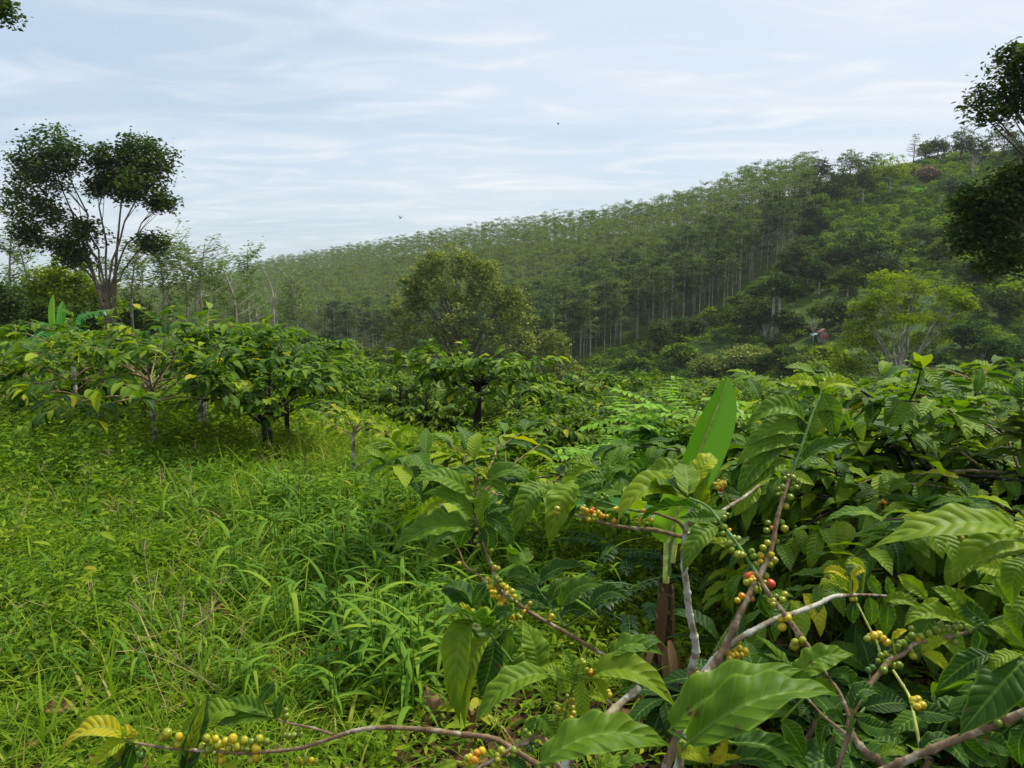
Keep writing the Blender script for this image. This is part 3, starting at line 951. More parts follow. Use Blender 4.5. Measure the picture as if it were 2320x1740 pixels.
# solitary trees of the slope: (x, top, base, half width, material, style, label)
rg = np.random.default_rng(33)
EDGE = []
for k, (ex, ey) in enumerate([(1746, 420), (1758, 452), (1742, 480), (1762, 500), (1735, 515), (1750, 540), (1728, 558), (1712, 580), (1735, 600), (1690, 602), (1672, 622), (1700, 640), (1648, 640), (1622, 655), (1660, 668), (1590, 678), (1560, 692), (1528, 702), (1495, 716), (1460, 728), (1420, 742)]):
    EDGE.append((ex + 8, ey - int(rg.integers(26, 48)), ey + 8, int(rg.integers(14, 24)), ["slopetree", "slope", "darktree", "forest"][k % 4], "", "small leafy tree growing along the plantation's right flank"))
SL = [
    (1771, 350, 416, 17, "forest", "pale", "grey green round tree first right of the plantation on the skyline"),
    (1812, 372, 432, 24, "forest", "pale", "grey green tree with pale trunk second from the plantation's edge"),
    (1835, 332, 392, 26, "slopetree", "", "dark tree on the skyline behind the pale trunked one"),
    (1862, 368, 446, 26, "slopetree", "pale", "dark tree with a short white trunk below the skyline"),
    (1886, 338, 420, 26, "darktree", "", "dense dark tree on the skyline left of the yellow green one"),
    (1921, 342, 430, 36, "lime", "pale", "yellow green round tree with tall pale trunk under the dead conifer"),
    (1998, 316, 348, 14, "forest", "", "small grey tree right beside the dead conifer on the skyline"),
    (2025, 307, 345, 16, "forest", "", "small airy tree on the skyline left of the big round dark tree"),
    (2074, 284, 352, 28, "darktree", "", "big round dark tree standing on the right skyline"),
    (2102, 308, 350, 34, "slopetree", "", "low dark tree right of the big round skyline tree"),
    (2165, 275, 350, 34, "darktree", "", "dark tree on the skyline just left of the overhanging tree"),
    (2200, 300, 360, 30, "slopetree", "", "dark tree behind the overhanging tree's lower leaves"),
    (2054, 378, 436, 34, "darktree", "", "round dark tree on the slope below the bare brown tree"),
    (1960, 352, 390, 22, "olive", "", "brownish bushy tree at the dead conifer's foot"),
    (2005, 358, 395, 22, "brown", "", "rust brown bush right of the dead conifer's foot"),
    (1760, 395, 430, 16, "darktree", "", "dark bush squeezed against the plantation's upper edge"),
    (1795, 400, 440, 22, "darktree", "", "dark bush under the second skyline tree"),
    (1425, 690, 764, 20, "slopetree", "", "rounded dark green tree standing before the plantation's lower edge"),
    (1668, 592, 735, 30, "forest", "tall", "tall bare trunk tree with crown above the hut's left"),
    (1680, 590, 736, 26, "forest", "tall", "second tall bare trunk, just right of its twin above the hut's left"),
    (1862, 492, 590, 48, "slopetree", "", "large dark tree in the middle of the farmed slope"),
    (1800, 530, 590, 36, "slopetree", "", "dark tree left of the large one on the mid slope"),
    (1905, 540, 600, 34, "darktree", "", "dark tree right of the large one on the mid slope"),
    (1720, 520, 590, 30, "darktree", "", "dark tree beside the plantation's right flank"),
    (1745, 555, 625, 22, "slopetree", "pale", "small tree with thin white trunk beside the plantation's right flank"),
    (1770, 560, 636, 20, "forest", "pale", "small grey green tree with thin white trunk on the mid slope"),
    (1830, 580, 640, 30, "slopetree", "pale", "small tree with white trunk below the large slope tree"),
    (1985, 480, 540, 32, "forest", "pale", "grey green tree on the slope right of the large dark tree"),
    (2065, 470, 540, 34, "slopetree", "", "dark tree on the slope behind the overhanging leaves"),
    (2030, 520, 575, 20, "slopetree", "pale", "thin pale trunked tree above the bare earth patch"),
    (2110, 560, 620, 34, "slopetree", "", "dark tree above right of the yellow green spreading tree"),
    (2160, 620, 690, 44, "slopetree", "", "broad dark tree right of the spreading tree"),
    (2200, 600, 660, 36, "lime", "", "yellowish tree at the right edge under the overhanging leaves"),
    (1640, 640, 720, 40, "slopetree", "", "dark bushy tree below the plantation's right corner"),
    (1590, 660, 730, 34, "slopetree", "pale", "bushy tree with pale stems at the grove's lower corner"),
    (1700, 670, 730, 30, "slopetree", "", "dark tree between the twin tall trunks and the hut"),
    (1815, 640, 715, 34, "darktree", "", "dark tree standing just behind the hut"),
    (1780, 650, 700, 26, "slopetree", "", "low tree uphill left behind the hut"),
    (1620, 745, 800, 44, "olive", "", "olive bushy tree downhill left of the hut"),
    (1540, 770, 815, 36, "olive", "", "low olive bush in the valley left of the hut"),
    (1690, 750, 805, 40, "slopetree", "", "dark bushy tree downhill below the hut"),
    (1740, 765, 815, 36, "slopetree", "", "dark bush right below the hut"),
    (1470, 740, 790, 30, "slope", "", "low green bush before the plantation's lower edge"),
    (1370, 775, 815, 30, "slope", "", "low green bush at the plantation's lowest corner"),
    (1300, 800, 830, 30, "darktree", "", "dark bush right of the broad olive tree"),
    (1790, 745, 790, 30, "lime", "", "light green bush left of the spreading tree"),
    (1775, 780, 830, 40, "lime", "", "yellow green bush at the spreading tree's left foot"),
    (2080, 700, 760, 34, "slope", "", "green bush right of the spreading tree's crown"),
    (2150, 730, 790, 40, "slope", "", "green bush near the right edge above the coffee"),
    (2010, 760, 830, 44, "slopetree", "", "dull bush right behind the spreading tree's trunk"),
    (2070, 790, 840, 40, "slopetree", "", "dull low bush right of the spreading tree's foot"),
]
for xd_, yt, yb, hw, mat, style, lb in SL + EDGE:
    Yd = slope_Y(xd_, yb)
    b = stand(xd_, yb, Yd)
    yt -= 12 if yb < 450 and "skyline" in lb + "skyline" * (xd_ < 1960) else 0
    H = max(2.5, height_to(xd_, yt, Yd, b))
    w = hw * m_per(Yd) * 1.32
    ch = min(H * (.38 if style == "tall" else .7 if style == "pale" else .8), w * 2.2)
    z1 = H - ch / 2
    lobes = [(0, 0, z1 + ch * .18, w * .7, w * .7, ch * .34), (-w * .45, .3, z1 - ch * .05, w * .58, w * .6, ch * .34), (w * .45, -.2, z1 - ch * .08, w * .58, w * .6, ch * .33), (0, -w * .4, z1 - ch * .15, w * .6, w * .5, ch * .32)]
    W, C = gen_tree(rg, lobes, (.16 if style else .2) + .012 * H, H - ch * .85, leaf=0.6, clumps=42, per=15, clump_r=1.0, shell=.4, leaf_w=.6, subs=2, sides=6)
    tree_thing("slope_tree", lb, "tree", b, W, C, M["bark_pale"] if style else M["bark_tree"], M[mat], "small trees along the plantation's right flank" if "right flank" in lb and "small leafy" in lb else "solitary trees on the farmed slope")

# dead conifer and bare trees
Yd = slope_Y(1972, 366)
b = stand(1972, 366, Yd)
H = height_to(1972, 290, Yd, b)
W, C = MB(), MB()
W.add(*tube(np.array([[0, 0, -.4], [.05, 0, H * .5], [0, 0, H]]), [.28, .16, .04], 6))
rg = np.random.default_rng(41)
for f in np.linspace(.35, .98, 13):
    for k in range(7):
        a = rg.uniform(0, 6.28)
        l = 4.4 * (1.15 - f) ** .6 * rg.uniform(.7, 1.1) * .95
        e = np.array([math.cos(a) * l, math.sin(a) * l, f * H + l * rg.uniform(.05, .25)])
        q = bez(np.array([0, 0, f * H]), np.array([e[0] * .5, e[1] * .5, f * H - .1]), e, 5)
        W.add(*tube(q, np.linspace(.07, .03, 5), 3))
        n = 5
        pp = q[rg.integers(2, 5, n)] + rg.normal(0, .18, (n, 3))
        C.add(*diamonds(pp, rdir(rg, n, -.3, .4), rdir(rg, n, 0, 1), .55, .12, rg.random(n)))
tree_thing("dead_conifer", "dead reddish brown conifer with tiered bare branches on the right skyline", "tree", b, W, C, M["bark_tree"], M["brown"])
for xd_, yt, yb, hw, lb in [(2100, 325, 392, 17, "bare brown tree with fan of twigs right of the round skyline tree"), (1757, 688, 734, 14, "bare pale tree standing beside the hut's left"),
                            (1850, 640, 720, 24, "leafless brownish tree at the spreading tree's left shoulder"), (2125, 755, 800, 9, "white dead twig trunk standing behind the right coffee"), (1652, 700, 745, 10, "bare grey forked tree below the twin tall trunks")]:
    Yd = slope_Y(xd_, yb)
    b = stand(xd_, yb, Yd)
    H = height_to(xd_, yt, Yd, b)
    w = hw * m_per(Yd)
    W, C = MB(), MB()
    W.add(*tube(np.array([[0, 0, -.4], [.05, 0, H * .25], [0, 0, H * .5]]), [.2, .15, .1], 6))
    for k in range(16):
        e = np.array([rg.normal(0, w * .5), rg.normal(0, w * .4), H * rg.uniform(.7, 1.02)])
        a = np.array([0, 0, H * rg.uniform(.2, .48)])
        q = bez(a, a + (e - a) * [.7, .7, .35], e, 6)
        W.add(*tube(q, np.linspace(.08, .02, 6), 4))
        for j in range(3):
            a2 = q[rg.integers(2, 5)]
            e2 = a2 + rdir(rg, 1, .1, 1)[0] * w * .4
            W.add(*tube(np.stack([a2, (a2 + e2) / 2, e2]), [.03, .022, .015], 3))
    tree_thing("bare_tree", lb, "tree", b, W, C, M["bark_pale"], None)

# ------------------------------------------------------------------ the hut
Yd = slope_Y(1776, 735)
b = stand(1776, 734, Yd)
s = m_per(Yd)
hut = thing("hut", "small wooden hut with brown gable roof and red wall panel on the far slope", "hut", b, R(-14))
w, h, d = 17 * s, 18.5 * s, 2.2
mb = MB()
mb.add(*box_q((0, 0, h * .25), (w * .5, d, h * .5)))
gv = np.array([[-w * .5, -d, h * .75], [w * .5, -d, h * .75], [0, -d, h * 1.22], [0, -d, h * 1.22], [-w * .5, d, h * .75], [w * .5, d, h * .75], [0, d, h * 1.22], [0, d, h * 1.22]])
mb.add(gv, [[0, 1, 2, 3], [5, 4, 6, 7]])
mb.build("wall", M["plaster"], hut)
for sgn in (-1, 1):
    mb = MB()
    a = np.array([0, 0, h * 1.27])
    e = np.array([sgn * w * .78, 0, h * .70])
    q = [a + [0, -d * 1.2, 0], e + [0, -d * 1.2, 0], e + [0, d * 1.2, 0], a + [0, d * 1.2, 0]]
    V = np.array(q + [p + [0, 0, .14] for p in q])
    mb.add(V, [[0, 1, 2, 3], [4, 7, 6, 5], [0, 4, 5, 1], [1, 5, 6, 2], [2, 6, 7, 3], [3, 7, 4, 0]])
    mb.build("roof", M["tile"], hut)
MB().add(*box_q((w * .13, -d - .05, h * .48), (w * .36, .05, h * .2))).build("wall_panel", M["redcloth"], hut)
MB().add(*box_q((w * .13, -d - .05, h * .13), (w * .33, .04, h * .1))).build("railing", M["wood"], hut)
MB().add(*box_q((-w * .4, -d - .04, h * .35), (w * .09, .04, h * .27))).build("door", M["wood"], hut)
mb = MB()
q = [np.array([-w * .55, -d, h * .78]), np.array([-w * 1.35, -d, h * .5]), np.array([-w * 1.35, d, h * .5]), np.array([-w * .55, d, h * .78])]
mb.add(np.array(q + [p + [0, 0, .1] for p in q]), [[0, 1, 2, 3], [4, 7, 6, 5], [0, 4, 5, 1], [1, 5, 6, 2], [2, 6, 7, 3], [3, 7, 4, 0]])
mb.build("lean_to_roof", M["tin"], hut)
for yy in (-d * .9, d * .9):
    MB().add(*box_q((-w * 1.25, yy, h * .2), (.08, .08, h * .34))).build("post", M["plaster"], hut)

# birds in the sky
for xd_, yd_, Yd, sp_, lb in [(865, 471, 55, .32, "black bird flying over the left part of the ridge"), (1206, 268, 80, .2, "tiny bird high in the sky above the middle of the ridge")]:
    p = at_y(xd_, yd_, Yd)
    t = thing("bird", lb, "bird", p, R(35))
    mb = MB()
    x = np.linspace(-.16, .16, 9)
    mb.add(*tube(np.stack([x * 0, x, np.zeros(9)], -1), .045 * np.sqrt(np.maximum(1 - (x / .17) ** 2, .02)) + .003, 8))
    mb.build("body", M["bird"], t)
    for sg in (-1, 1):
        V, F, U, T = leaves([[sg * .02, .03, .02]], [[sg * .6, -.15, .8]], [[-sg * .8, 0, .6]], [sp_], [.13], [sg * .0 + .5], .1, "grass", 6, 2)
        MB().add(V, F, U, T).build("wing", M["bird"], t)
    V, F, U, T = leaves([[0, -.12, 0]], [[0, -1, .05]], [[0, 0, 1]], [.14], [.09], [.1], .1, "round", 4, 2)
    MB().add(V, F, U, T).build("tail", M["bird"], t)


# ------------------------------------------------------------------ coffee shrubs (grown, middle distance)
def grow(rg, st, d, length, droop, n=8, wob=0.12):
    P = [np.array(st, float)]
    d = np.array(d, float)
    for i in range(n - 1):
        P.append(P[-1] + d * length / (n - 1))
        d = d + np.array([0, 0, -droop / (n - 1)]) + rg.normal(0, wob, 3) * .5
        d /= np.linalg.norm(d)
    return np.array(P)


def leaf_pairs(rg, P, L, spacing, start=.3, dark=.45, droop=.9, end_tuft=True):
    """opposite leaf pairs along a branch; returns arrays for leaves()"""
    seg = np.linalg.norm(np.diff(P, axis=0), axis=1)
    cum = np.concatenate([[0], np.cumsum(seg)])
    tot = cum[-1]
    pos = np.arange(start * tot, tot, spacing)
    if len(pos) == 0:
        pos = np.array([tot * .9])
    pp = np.stack([np.interp(pos, cum, P[:, c]) for c in range(3)], -1)
    tt = norm(np.stack([np.interp(pos, cum, np.gradient(P, cum, axis=0)[:, c]) for c in range(3)], -1))
    sd = norm(np.cross(tt, [0, 0, 1.0]) + 1e-6)
    out = []
    for sg in (-1, 1):
        a = rg.uniform(.7, 1.25, (len(pos), 1))
        d = tt * np.cos(a) + sg * sd * np.sin(a) + [0, 0, 1] * rg.uniform(-.25, .3, (len(pos), 1))
        out.append((pp + rg.normal(0, .006, pp.shape), d))
    pe = np.repeat(P[-1:], 3, 0)
    de = norm(np.repeat(tt[-1:], 3, 0) + rg.normal(0, .45, (3, 3)) + [0, 0, .15])
    out.append((pe, de))
    Pp, D = np.concatenate([a for a, _ in out]), np.concatenate([b for _, b in out])
    k = rg.random(len(Pp)) > .10
    return Pp[k], D[k]


def coffee_parts(seed, H, Rr, nb, leafL=.18, nl=7, nw=4, trunk_r=.035, bark="bark_grey", spacing=.075, elev=(.05, .6), start_f=(.5, .95), tone=.45, sec=3, shoots=3,
                 bdroop=.7, azc=None, azw=math.pi, lean=(0, 0), leafstart=.35, fork=0):
    rg = np.random.default_rng(seed)
    Wt, branches, Pl, Dl, Ll = MB(), [], [], [], []
    T = smooth_path([[0, 0, -.1], [lean[0] * .5 + rg.normal(0, .02), lean[1] * .5 + rg.normal(0, .02), H * .42], [lean[0], lean[1], H * .8]], 9)
    Wt.add(*tube(T, trunk_r * np.linspace(1.15, .75, 9) * rg.uniform(.92, 1.1, 9), 9, .1, rg))
    nodes = []
    for k in range(nb):
        f = rg.uniform(*start_f)
        st = np.array([np.interp(f, np.linspace(0, 1, 9), T[:, c]) for c in range(3)])
        a = (azc + rg.uniform(-azw, azw)) if azc is not None else (2 * math.pi * (k + rg.uniform(-.3, .3)) / nb)
        el = rg.uniform(*elev)
        d = [math.cos(a) * math.cos(el), math.sin(a) * math.cos(el), math.sin(el)]
        Ln = Rr * rg.uniform(.7, 1.1)
        P = grow(rg, st, d, Ln, bdroop * rg.uniform(.6, 1.3))
        mb = MB()
        mb.add(*tube(P, np.linspace(trunk_r * .34, .0035, len(P)), 5))
        todo = [P]
        for j in range(sec):
            i = rg.integers(2, 7)
            ts = norm(P[i] - P[i - 1])
            sdv = norm(np.cross(ts, [0, 0, 1.0])) * rg.choice([-1, 1])
            d2 = norm(ts * .7 + sdv * rg.uniform(.4, .9) + [0, 0, rg.uniform(0, .45)])
            Q = grow(rg, P[i], d2, Ln * rg.uniform(.35, .6), .6, 6)
            mb.add(*tube(Q, np.linspace(.006, .003, 6), 4))
            todo.append(Q)
        branches.append(mb)
        for Q in todo:
            p, dd = leaf_pairs(rg, Q, leafL, spacing, leafstart if Q is P else .25)
            Pl.append(p)
            Dl.append(dd)
            nodes.append(Q)
    for k in range(shoots):
        st = T[-1] + rg.normal(0, .03, 3)
        Q = grow(rg, st, norm(np.array([rg.normal(0, .35), rg.normal(0, .35), 1.0])), H * rg.uniform(.18, .34), .1, 6)
        mb = MB().add(*tube(Q, np.linspace(.008, .004, 6), 5))
        branches.append(mb)
        p, dd = leaf_pairs(rg, Q, leafL, spacing * .8, .2)
        Pl.append(p)
        Dl.append(dd)
    P, D = np.concatenate(Pl), np.concatenate(Dl)
    n = len(P)
    Ls = leafL * rg.uniform(.65, 1.25, n)
    hgt = (P[:, 2] - P[:, 2].min()) / max(np.ptp(P[:, 2]), .1)
    tt = np.clip(rg.normal(tone, .15, n) + np.where(rg.random(n) > .94, .35, 0), 0, .98)
    C = MB().add(*leaves(P, D, rg.normal(0, .22, (n, 3)) + [0, 0, 1.0], Ls, Ls * rg.uniform(.36, .46, n), rg.uniform(.5, 1.5, n), rg.uniform(.1, .45, n), "coffee", nl, nw, tt, .12))
    return Wt, branches, C, nodes


def sphere_mesh(name, mat, n=4):
    mb = MB()
    g = np.linspace(-1, 1, n + 1)
    for ax in range(3):
        for sg in (-1, 1):
            a, bb = np.meshgrid(g, g, indexing="ij")
            V = np.zeros(((n + 1) ** 2, 3))
            V[:, ax] = sg
            V[:, (ax + 1) % 3] = a.ravel() * sg
            V[:, (ax + 2) % 3] = bb.ravel()
            V = norm(V) * [1, 1, 1.0]
            i = np.arange(n)[:, None] * (n + 1)
            j = np.arange(n)[None]
            F = np.stack([i + j, i + n + 1 + j, i + n + 2 + j, i + j + 1], -1).reshape(-1, 4)
            mb.add(V, F)
    return mb.mesh(name, mat)


CHM = {k: sphere_mesh("cherry", m) for k, m in CH.items()}


def coffee_thing(label, loc, Wt, branches, C, bark, parts=True, group=None, nodes=None, cherries=0, pal="lygy", seed=0, twig=None):
    t = thing("coffee_shrub", label, "coffee shrub", loc, 0, group)
    Wt.build("trunk", M[bark], t)
    if parts:
        for bmb in branches:
            bmb.build("branch", M[twig or "bark_brown"], t)
    else:
        mb = MB()
        for q in branches:
            for V, F in zip(q.V, q.F):
                mb.add(V, F - F.min())
        mb.build("branches", M[twig or "bark_brown"], t)
    C.build("foliage", M["coffee"], t)
    if cherries and nodes:
        rg = np.random.default_rng(seed + 900)
        k = 0
        while k < cherries:
            Q = nodes[rg.integers(len(nodes))]
            p = Q[rg.integers(1, len(Q) - 1)]
            colr = pal[rg.integers(len(pal))]
            for j in range(rg.integers(4, 9)):
                if k >= cherries:
                    break
                r = rg.uniform(.006, .0085)
                inst("cherry", CHM[colr if rg.random() > .3 else pal[rg.integers(len(pal))]], t, p + rdir(rg, 1)[0] * rg.uniform(.008, .022), rg.uniform(0, 3, 3), (r, r, r * 1.12))
                k += 1
    return t


def place(xd_, yb, Y=None):
    """ground point under a survey point (Y found on the near ground when not given)"""
    if Y is None:
        ys = np.arange(1.2, 60, .05)
        r = ray(xd_ * K2, yb * K2)
        x = r[0] / r[1] * ys
        z = CZ + r[2] / r[1] * ys
        hit = np.nonzero(terrain(x, ys) >= z)[0]
        Y = float(ys[hit[0]]) if len(hit) else 20.0
    return stand(xd_, yb, Y)


def H_to(xd_, yt, b):
    return at_y(xd_, yt, b[1])[2] - b[2]


# left group
b = place(352, 1005)
H = H_to(330, 765, b)
coffee_thing("coffee tree with thin straight trunk and bare radiating branches, left of the lichened trunk", b,
             *coffee_parts(101, H * .98, 1.3, 24, .21, 8, 4, .032, spacing=.08, elev=(.25, .85), start_f=(.66, 1.0), sec=1, shoots=0, bdroop=.7, leafstart=.6, lean=(-.08, 0), tone=.5)[:3], "bark_grey")
b = place(437, 955)
H = H_to(430, 715, b)
p = coffee_parts(102, H, 1.35, 17, .19, 8, 4, .06, spacing=.09, elev=(.2, .6), start_f=(.85, 1.0), sec=2, shoots=4, bdroop=.4, leafstart=.6, tone=.45)
coffee_thing("coffee tree with thick lichen spotted trunk in the left group", b, *p[:3], "bark_grey", nodes=p[3], cherries=60, seed=1, pal="ylyl", twig="bark_dark")
b = place(578, 1005)
H = H_to(578, 800, b)
p = coffee_parts(103, H * .62, 1.05, 13, .19, 8, 4, .062, "bark_dark", .08, (.4, 1.1), (.8, 1.0), .45, 3, 2, .35, leafstart=.62)
coffee_thing("low coffee tree with short black forked stump trunk in the left group", b, *p[:3], "bark_dark", nodes=p[3], cherries=60, seed=2, pal="lygl", twig="bark_dark")
b = stand(620, 960, b[1] + 1.1)
H = H_to(620, 715, b)
p = coffee_parts(104, H, .85, 14, .20, 8, 4, .03, "bark_dark", .085, (.2, .8), (.62, .98), .45, 2, 3, .6, leafstart=.5)
coffee_thing("leafy coffee tree right behind the black stump trunk", b, *p[:3], "bark_dark", twig="bark_dark")
for k, (xd_, yb, yt, Rr, lb) in enumerate([(60, 945, 740, 1.25, "leafy coffee shrub nearest the left edge, large glossy leaves"), (175, 960, 705, 1.1, "broad leafy coffee shrub between the left edge and the thin trunk"),
                                           (255, 925, 700, 1.2, "coffee shrub behind the thin trunk, top leaves against far trees"), (-60, 930, 745, 1.2, "coffee shrub cut off by the left frame edge"),
                                           (500, 905, 695, .95, "tall coffee shrub behind the lichened trunk with leafy top")]):
    full = k in (0, 1, 3)
    b = place(xd_, yb)
    H = H_to(xd_, yt, b)
    p = coffee_parts(110 + k, H * .95, Rr, 17 if full else 13, .20, 8, 4, .03, spacing=.085, elev=(-.2, .75) if full else (.1, .7), start_f=(.28, .98) if full else (.66, .98), sec=3 if full else 2, shoots=3, bdroop=.95 if full else .65, tone=.5, leafstart=.4)
    coffee_thing(lb, b, *p[:3], "bark_grey", nodes=p[3], cherries=40 if k < 4 else 0, seed=10 + k, pal="lygl")

# centre coffee tree, the shrub below it, the sapling, the stump
b = stand(1033, 1000, 9.4)
H = H_to(1033, 765, b)
p = coffee_parts(121, H * .97, 1.0, 16, .19, 8, 4, .06, "bark_dark", .075, (.25, .8), (.74, .98), .5, 4, 3, .55, leafstart=.4)
coffee_thing("umbrella shaped coffee tree with gnarled mossy black trunk at centre", b, *p[:3], "bark_dark", twig="bark_dark", nodes=p[3], cherries=30, seed=30, pal="lyg")
b = stand(1035, 1260, 4.6)
H = H_to(1035, 985, b)
p = coffee_parts(122, H * .88, .75, 11, .22, 10, 4, .04, "bark_dark", .09, (.2, .8), (.7, .98), .5, 1, 1, .5, leafstart=.3)
coffee_thing("coffee shrub with brown trunk behind the nearest hanging leaves at centre", b, *p[:3], "bark_dark", nodes=p[3], cherries=20, seed=31, pal="gl")
b = place(770, 1062)
H = H_to(768, 885, b)
p = coffee_parts(123, H, .42, 8, .13, 7, 4, .019, "bark_grey", .07, (0, .7), (.75, .99), .72, 1, 1, .5)
coffee_thing("young coffee sapling with thin straight stem and few pale leaves", b, *p[:3], "bark_grey")
b = stand(829, 972, 11.5)
mb = MB()
H = H_to(829, 932, b)
mb.add(*tube(smooth_path([[0, 0, -.1], [.01, 0, H * .5], [0, 0, H]], 7), np.array([.08, .065, .06, .06, .065, .06, .045]), 9, .15))
st_ = thing("tree_stump", "short broken brown stump standing in the grass", "stump", b)
mb.build("trunk", M["dry_sheath"], st_)
V, F, U, T = leaves([[.03, 0, H * .85]] * 3, [[.5, 0, .3], [.6, -.2, -.2], [.2, .1, 1]], [[0, 0, 1]] * 3, .22, .06, 1.6, .2, "grass", 5, 2, .4)
MB().add(V, F, U, T).build("dry_strip", M["litter"], st_)

# coffee field behind
FIELD = [(700, 905, 800), (740, 880, 795), (790, 870, 800), (930, 900, 840), (1120, 985, 840), (1180, 1000, 870), (1250, 985, 850), (1300, 1000, 855), (1360, 975, 840),
         (1090, 930, 830), (1160, 920, 825), (1230, 915, 822), (1300, 920, 815), (1370, 915, 812), (1440, 930, 830), (1510, 940, 830), (1430, 985, 850), (1580, 930, 835), (1640, 940, 835), (1700, 930, 840),
         (1330, 890, 812), (1560, 905, 838), (1620, 905, 838), (1750, 920, 845), (1800, 940, 850), (1860, 930, 850), (650, 885, 790), (1480, 900, 832), (1060, 890, 815), (1230, 885, 818),
         (860, 875, 815), (780, 905, 845),
         (1180, 1040, 885), (1255, 1050, 890), (1335, 1040, 890), (1420, 1050, 885), (1500, 1035, 875), (1145, 1005, 858), (1225, 1015, 862), (1310, 1015, 868), (1390, 1010, 862), (1470, 1010, 856), (1560, 1010, 850), (1600, 980, 845)]
variants = []
for k in range(8):
    Wt, br, C, nd = coffee_parts(200 + k, 1.5, 1.1, 18, .21, 6, 4, .035, "bark_dark", .08, (-.1, .8), (.25, .98), .48, 4, 4, .9)
    mb = Wt
    for q in br:
        for V, F in zip(q.V, q.F):
            mb.add(V, F - F.min())
    variants.append((mb.mesh("trunk", M["bark_dark"]), C.mesh("foliage", M["coffee"])))
rg = np.random.default_rng(50)


def field_shrub(b, H, k, label, group):
    s_ = H / 1.75
    t = thing("coffee_shrub", label, "coffee shrub", b, float(rg.uniform(0, 6.28)), group)
    t.scale = (s_ * float(rg.uniform(.95, 1.2)), s_ * float(rg.uniform(.95, 1.2)), s_)
    tm, cm = variants[k % 8]
    inst("trunk", tm, t)
    inst("foliage", cm, t)


for k, (xd_, yb, yt) in enumerate(FIELD):
    b = place(xd_, yb)
    if b[1] > 34:
        b = stand(xd_, yb, 34)
    H = max(.9, min(2.4, H_to(xd_, yt, b) * 1.06))
    field_shrub(b, H, k, "leafy coffee shrub growing in the dense field beyond the grass clearing", "coffee shrubs of the field beyond the clearing")
for k in range(70):
    Yd = rg.uniform(13, 34)
    xd_ = rg.uniform(1080, 2150) if k % 3 else rg.uniform(640, 1100)
    b = stand(xd_, 850, Yd)
    if Yd < 17 and xd_ < 900:
        continue
    field_shrub(b, float(rg.uniform(1.35, 1.75)), k, "leafy coffee shrub growing in the dense field beyond the grass clearing", "coffee shrubs of the field beyond the clearing")

# right mid shrubs
b = stand(1990, 1330, 3.5)
H = H_to(1990, 880, b)
p = coffee_parts(131, H * .97, 1.2, 30, .175, 12, 6, .034, "bark_dark", .066, (.1, .75), (.5, .98), .5, 4, 3, .8, leafstart=.4)
coffee_thing("big coffee shrub filling the right middle with dark bare inner branches", b, *p[:3], "bark_dark", twig="bark_dark", nodes=p[3], cherries=95, seed=41, pal="yyglwo")
b = stand(2190, 1250, 3.3)
H = H_to(2190, 800, b)
p = coffee_parts(132, H * .85, .85, 18, .18, 12, 6, .026, "bark_brown", .07, (.0, .8), (.45, .98), .5, 3, 5, .8, leafstart=.3)
coffee_thing("coffee shrub at the right edge with tall leafy top shoots", b, *p[:3], "bark_dark", nodes=p[3], cherries=70, seed=42, pal="ywgo")
b = stand(1740, 1240, 4.1)
H = H_to(1700, 905, b)
p = coffee_parts(133, H * .95, .7, 18, .175, 10, 4, .028, "bark_dark", .07, (.0, .8), (.5, .98), .48, 3, 3, .8, leafstart=.35)
coffee_thing("coffee shrub behind the tall cherry laden stem, right of the banana plant", b, *p[:3], "bark_dark", twig="bark_dark", nodes=p[3], cherries=40, seed=43, pal="gly")
# low seedlings under the right shrubs, their shade put into a dark leaf tone
rg = np.random.default_rng(60)
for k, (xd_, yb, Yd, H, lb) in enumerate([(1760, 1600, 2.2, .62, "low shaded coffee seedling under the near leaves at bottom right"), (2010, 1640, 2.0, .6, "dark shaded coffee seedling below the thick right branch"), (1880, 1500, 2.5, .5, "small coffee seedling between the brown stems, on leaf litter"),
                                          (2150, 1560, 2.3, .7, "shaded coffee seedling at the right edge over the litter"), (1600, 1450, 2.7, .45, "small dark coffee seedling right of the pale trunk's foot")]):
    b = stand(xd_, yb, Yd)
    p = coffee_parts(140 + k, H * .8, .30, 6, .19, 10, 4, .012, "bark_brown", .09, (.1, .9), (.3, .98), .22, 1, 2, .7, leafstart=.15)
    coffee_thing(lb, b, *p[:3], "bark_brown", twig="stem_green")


# ------------------------------------------------------------------ the nearest coffee shrubs, leaf by leaf
REG = {"G": (780, 750), "H": (1540, 800), "J": (0, 1155), "K": (780, 1155), "L": (1540, 1155)}
KZ = 780 / 2212.0


def px(reg, x, y):
    ox, oy = REG[reg]
    return ox + x * KZ, oy + y * KZ


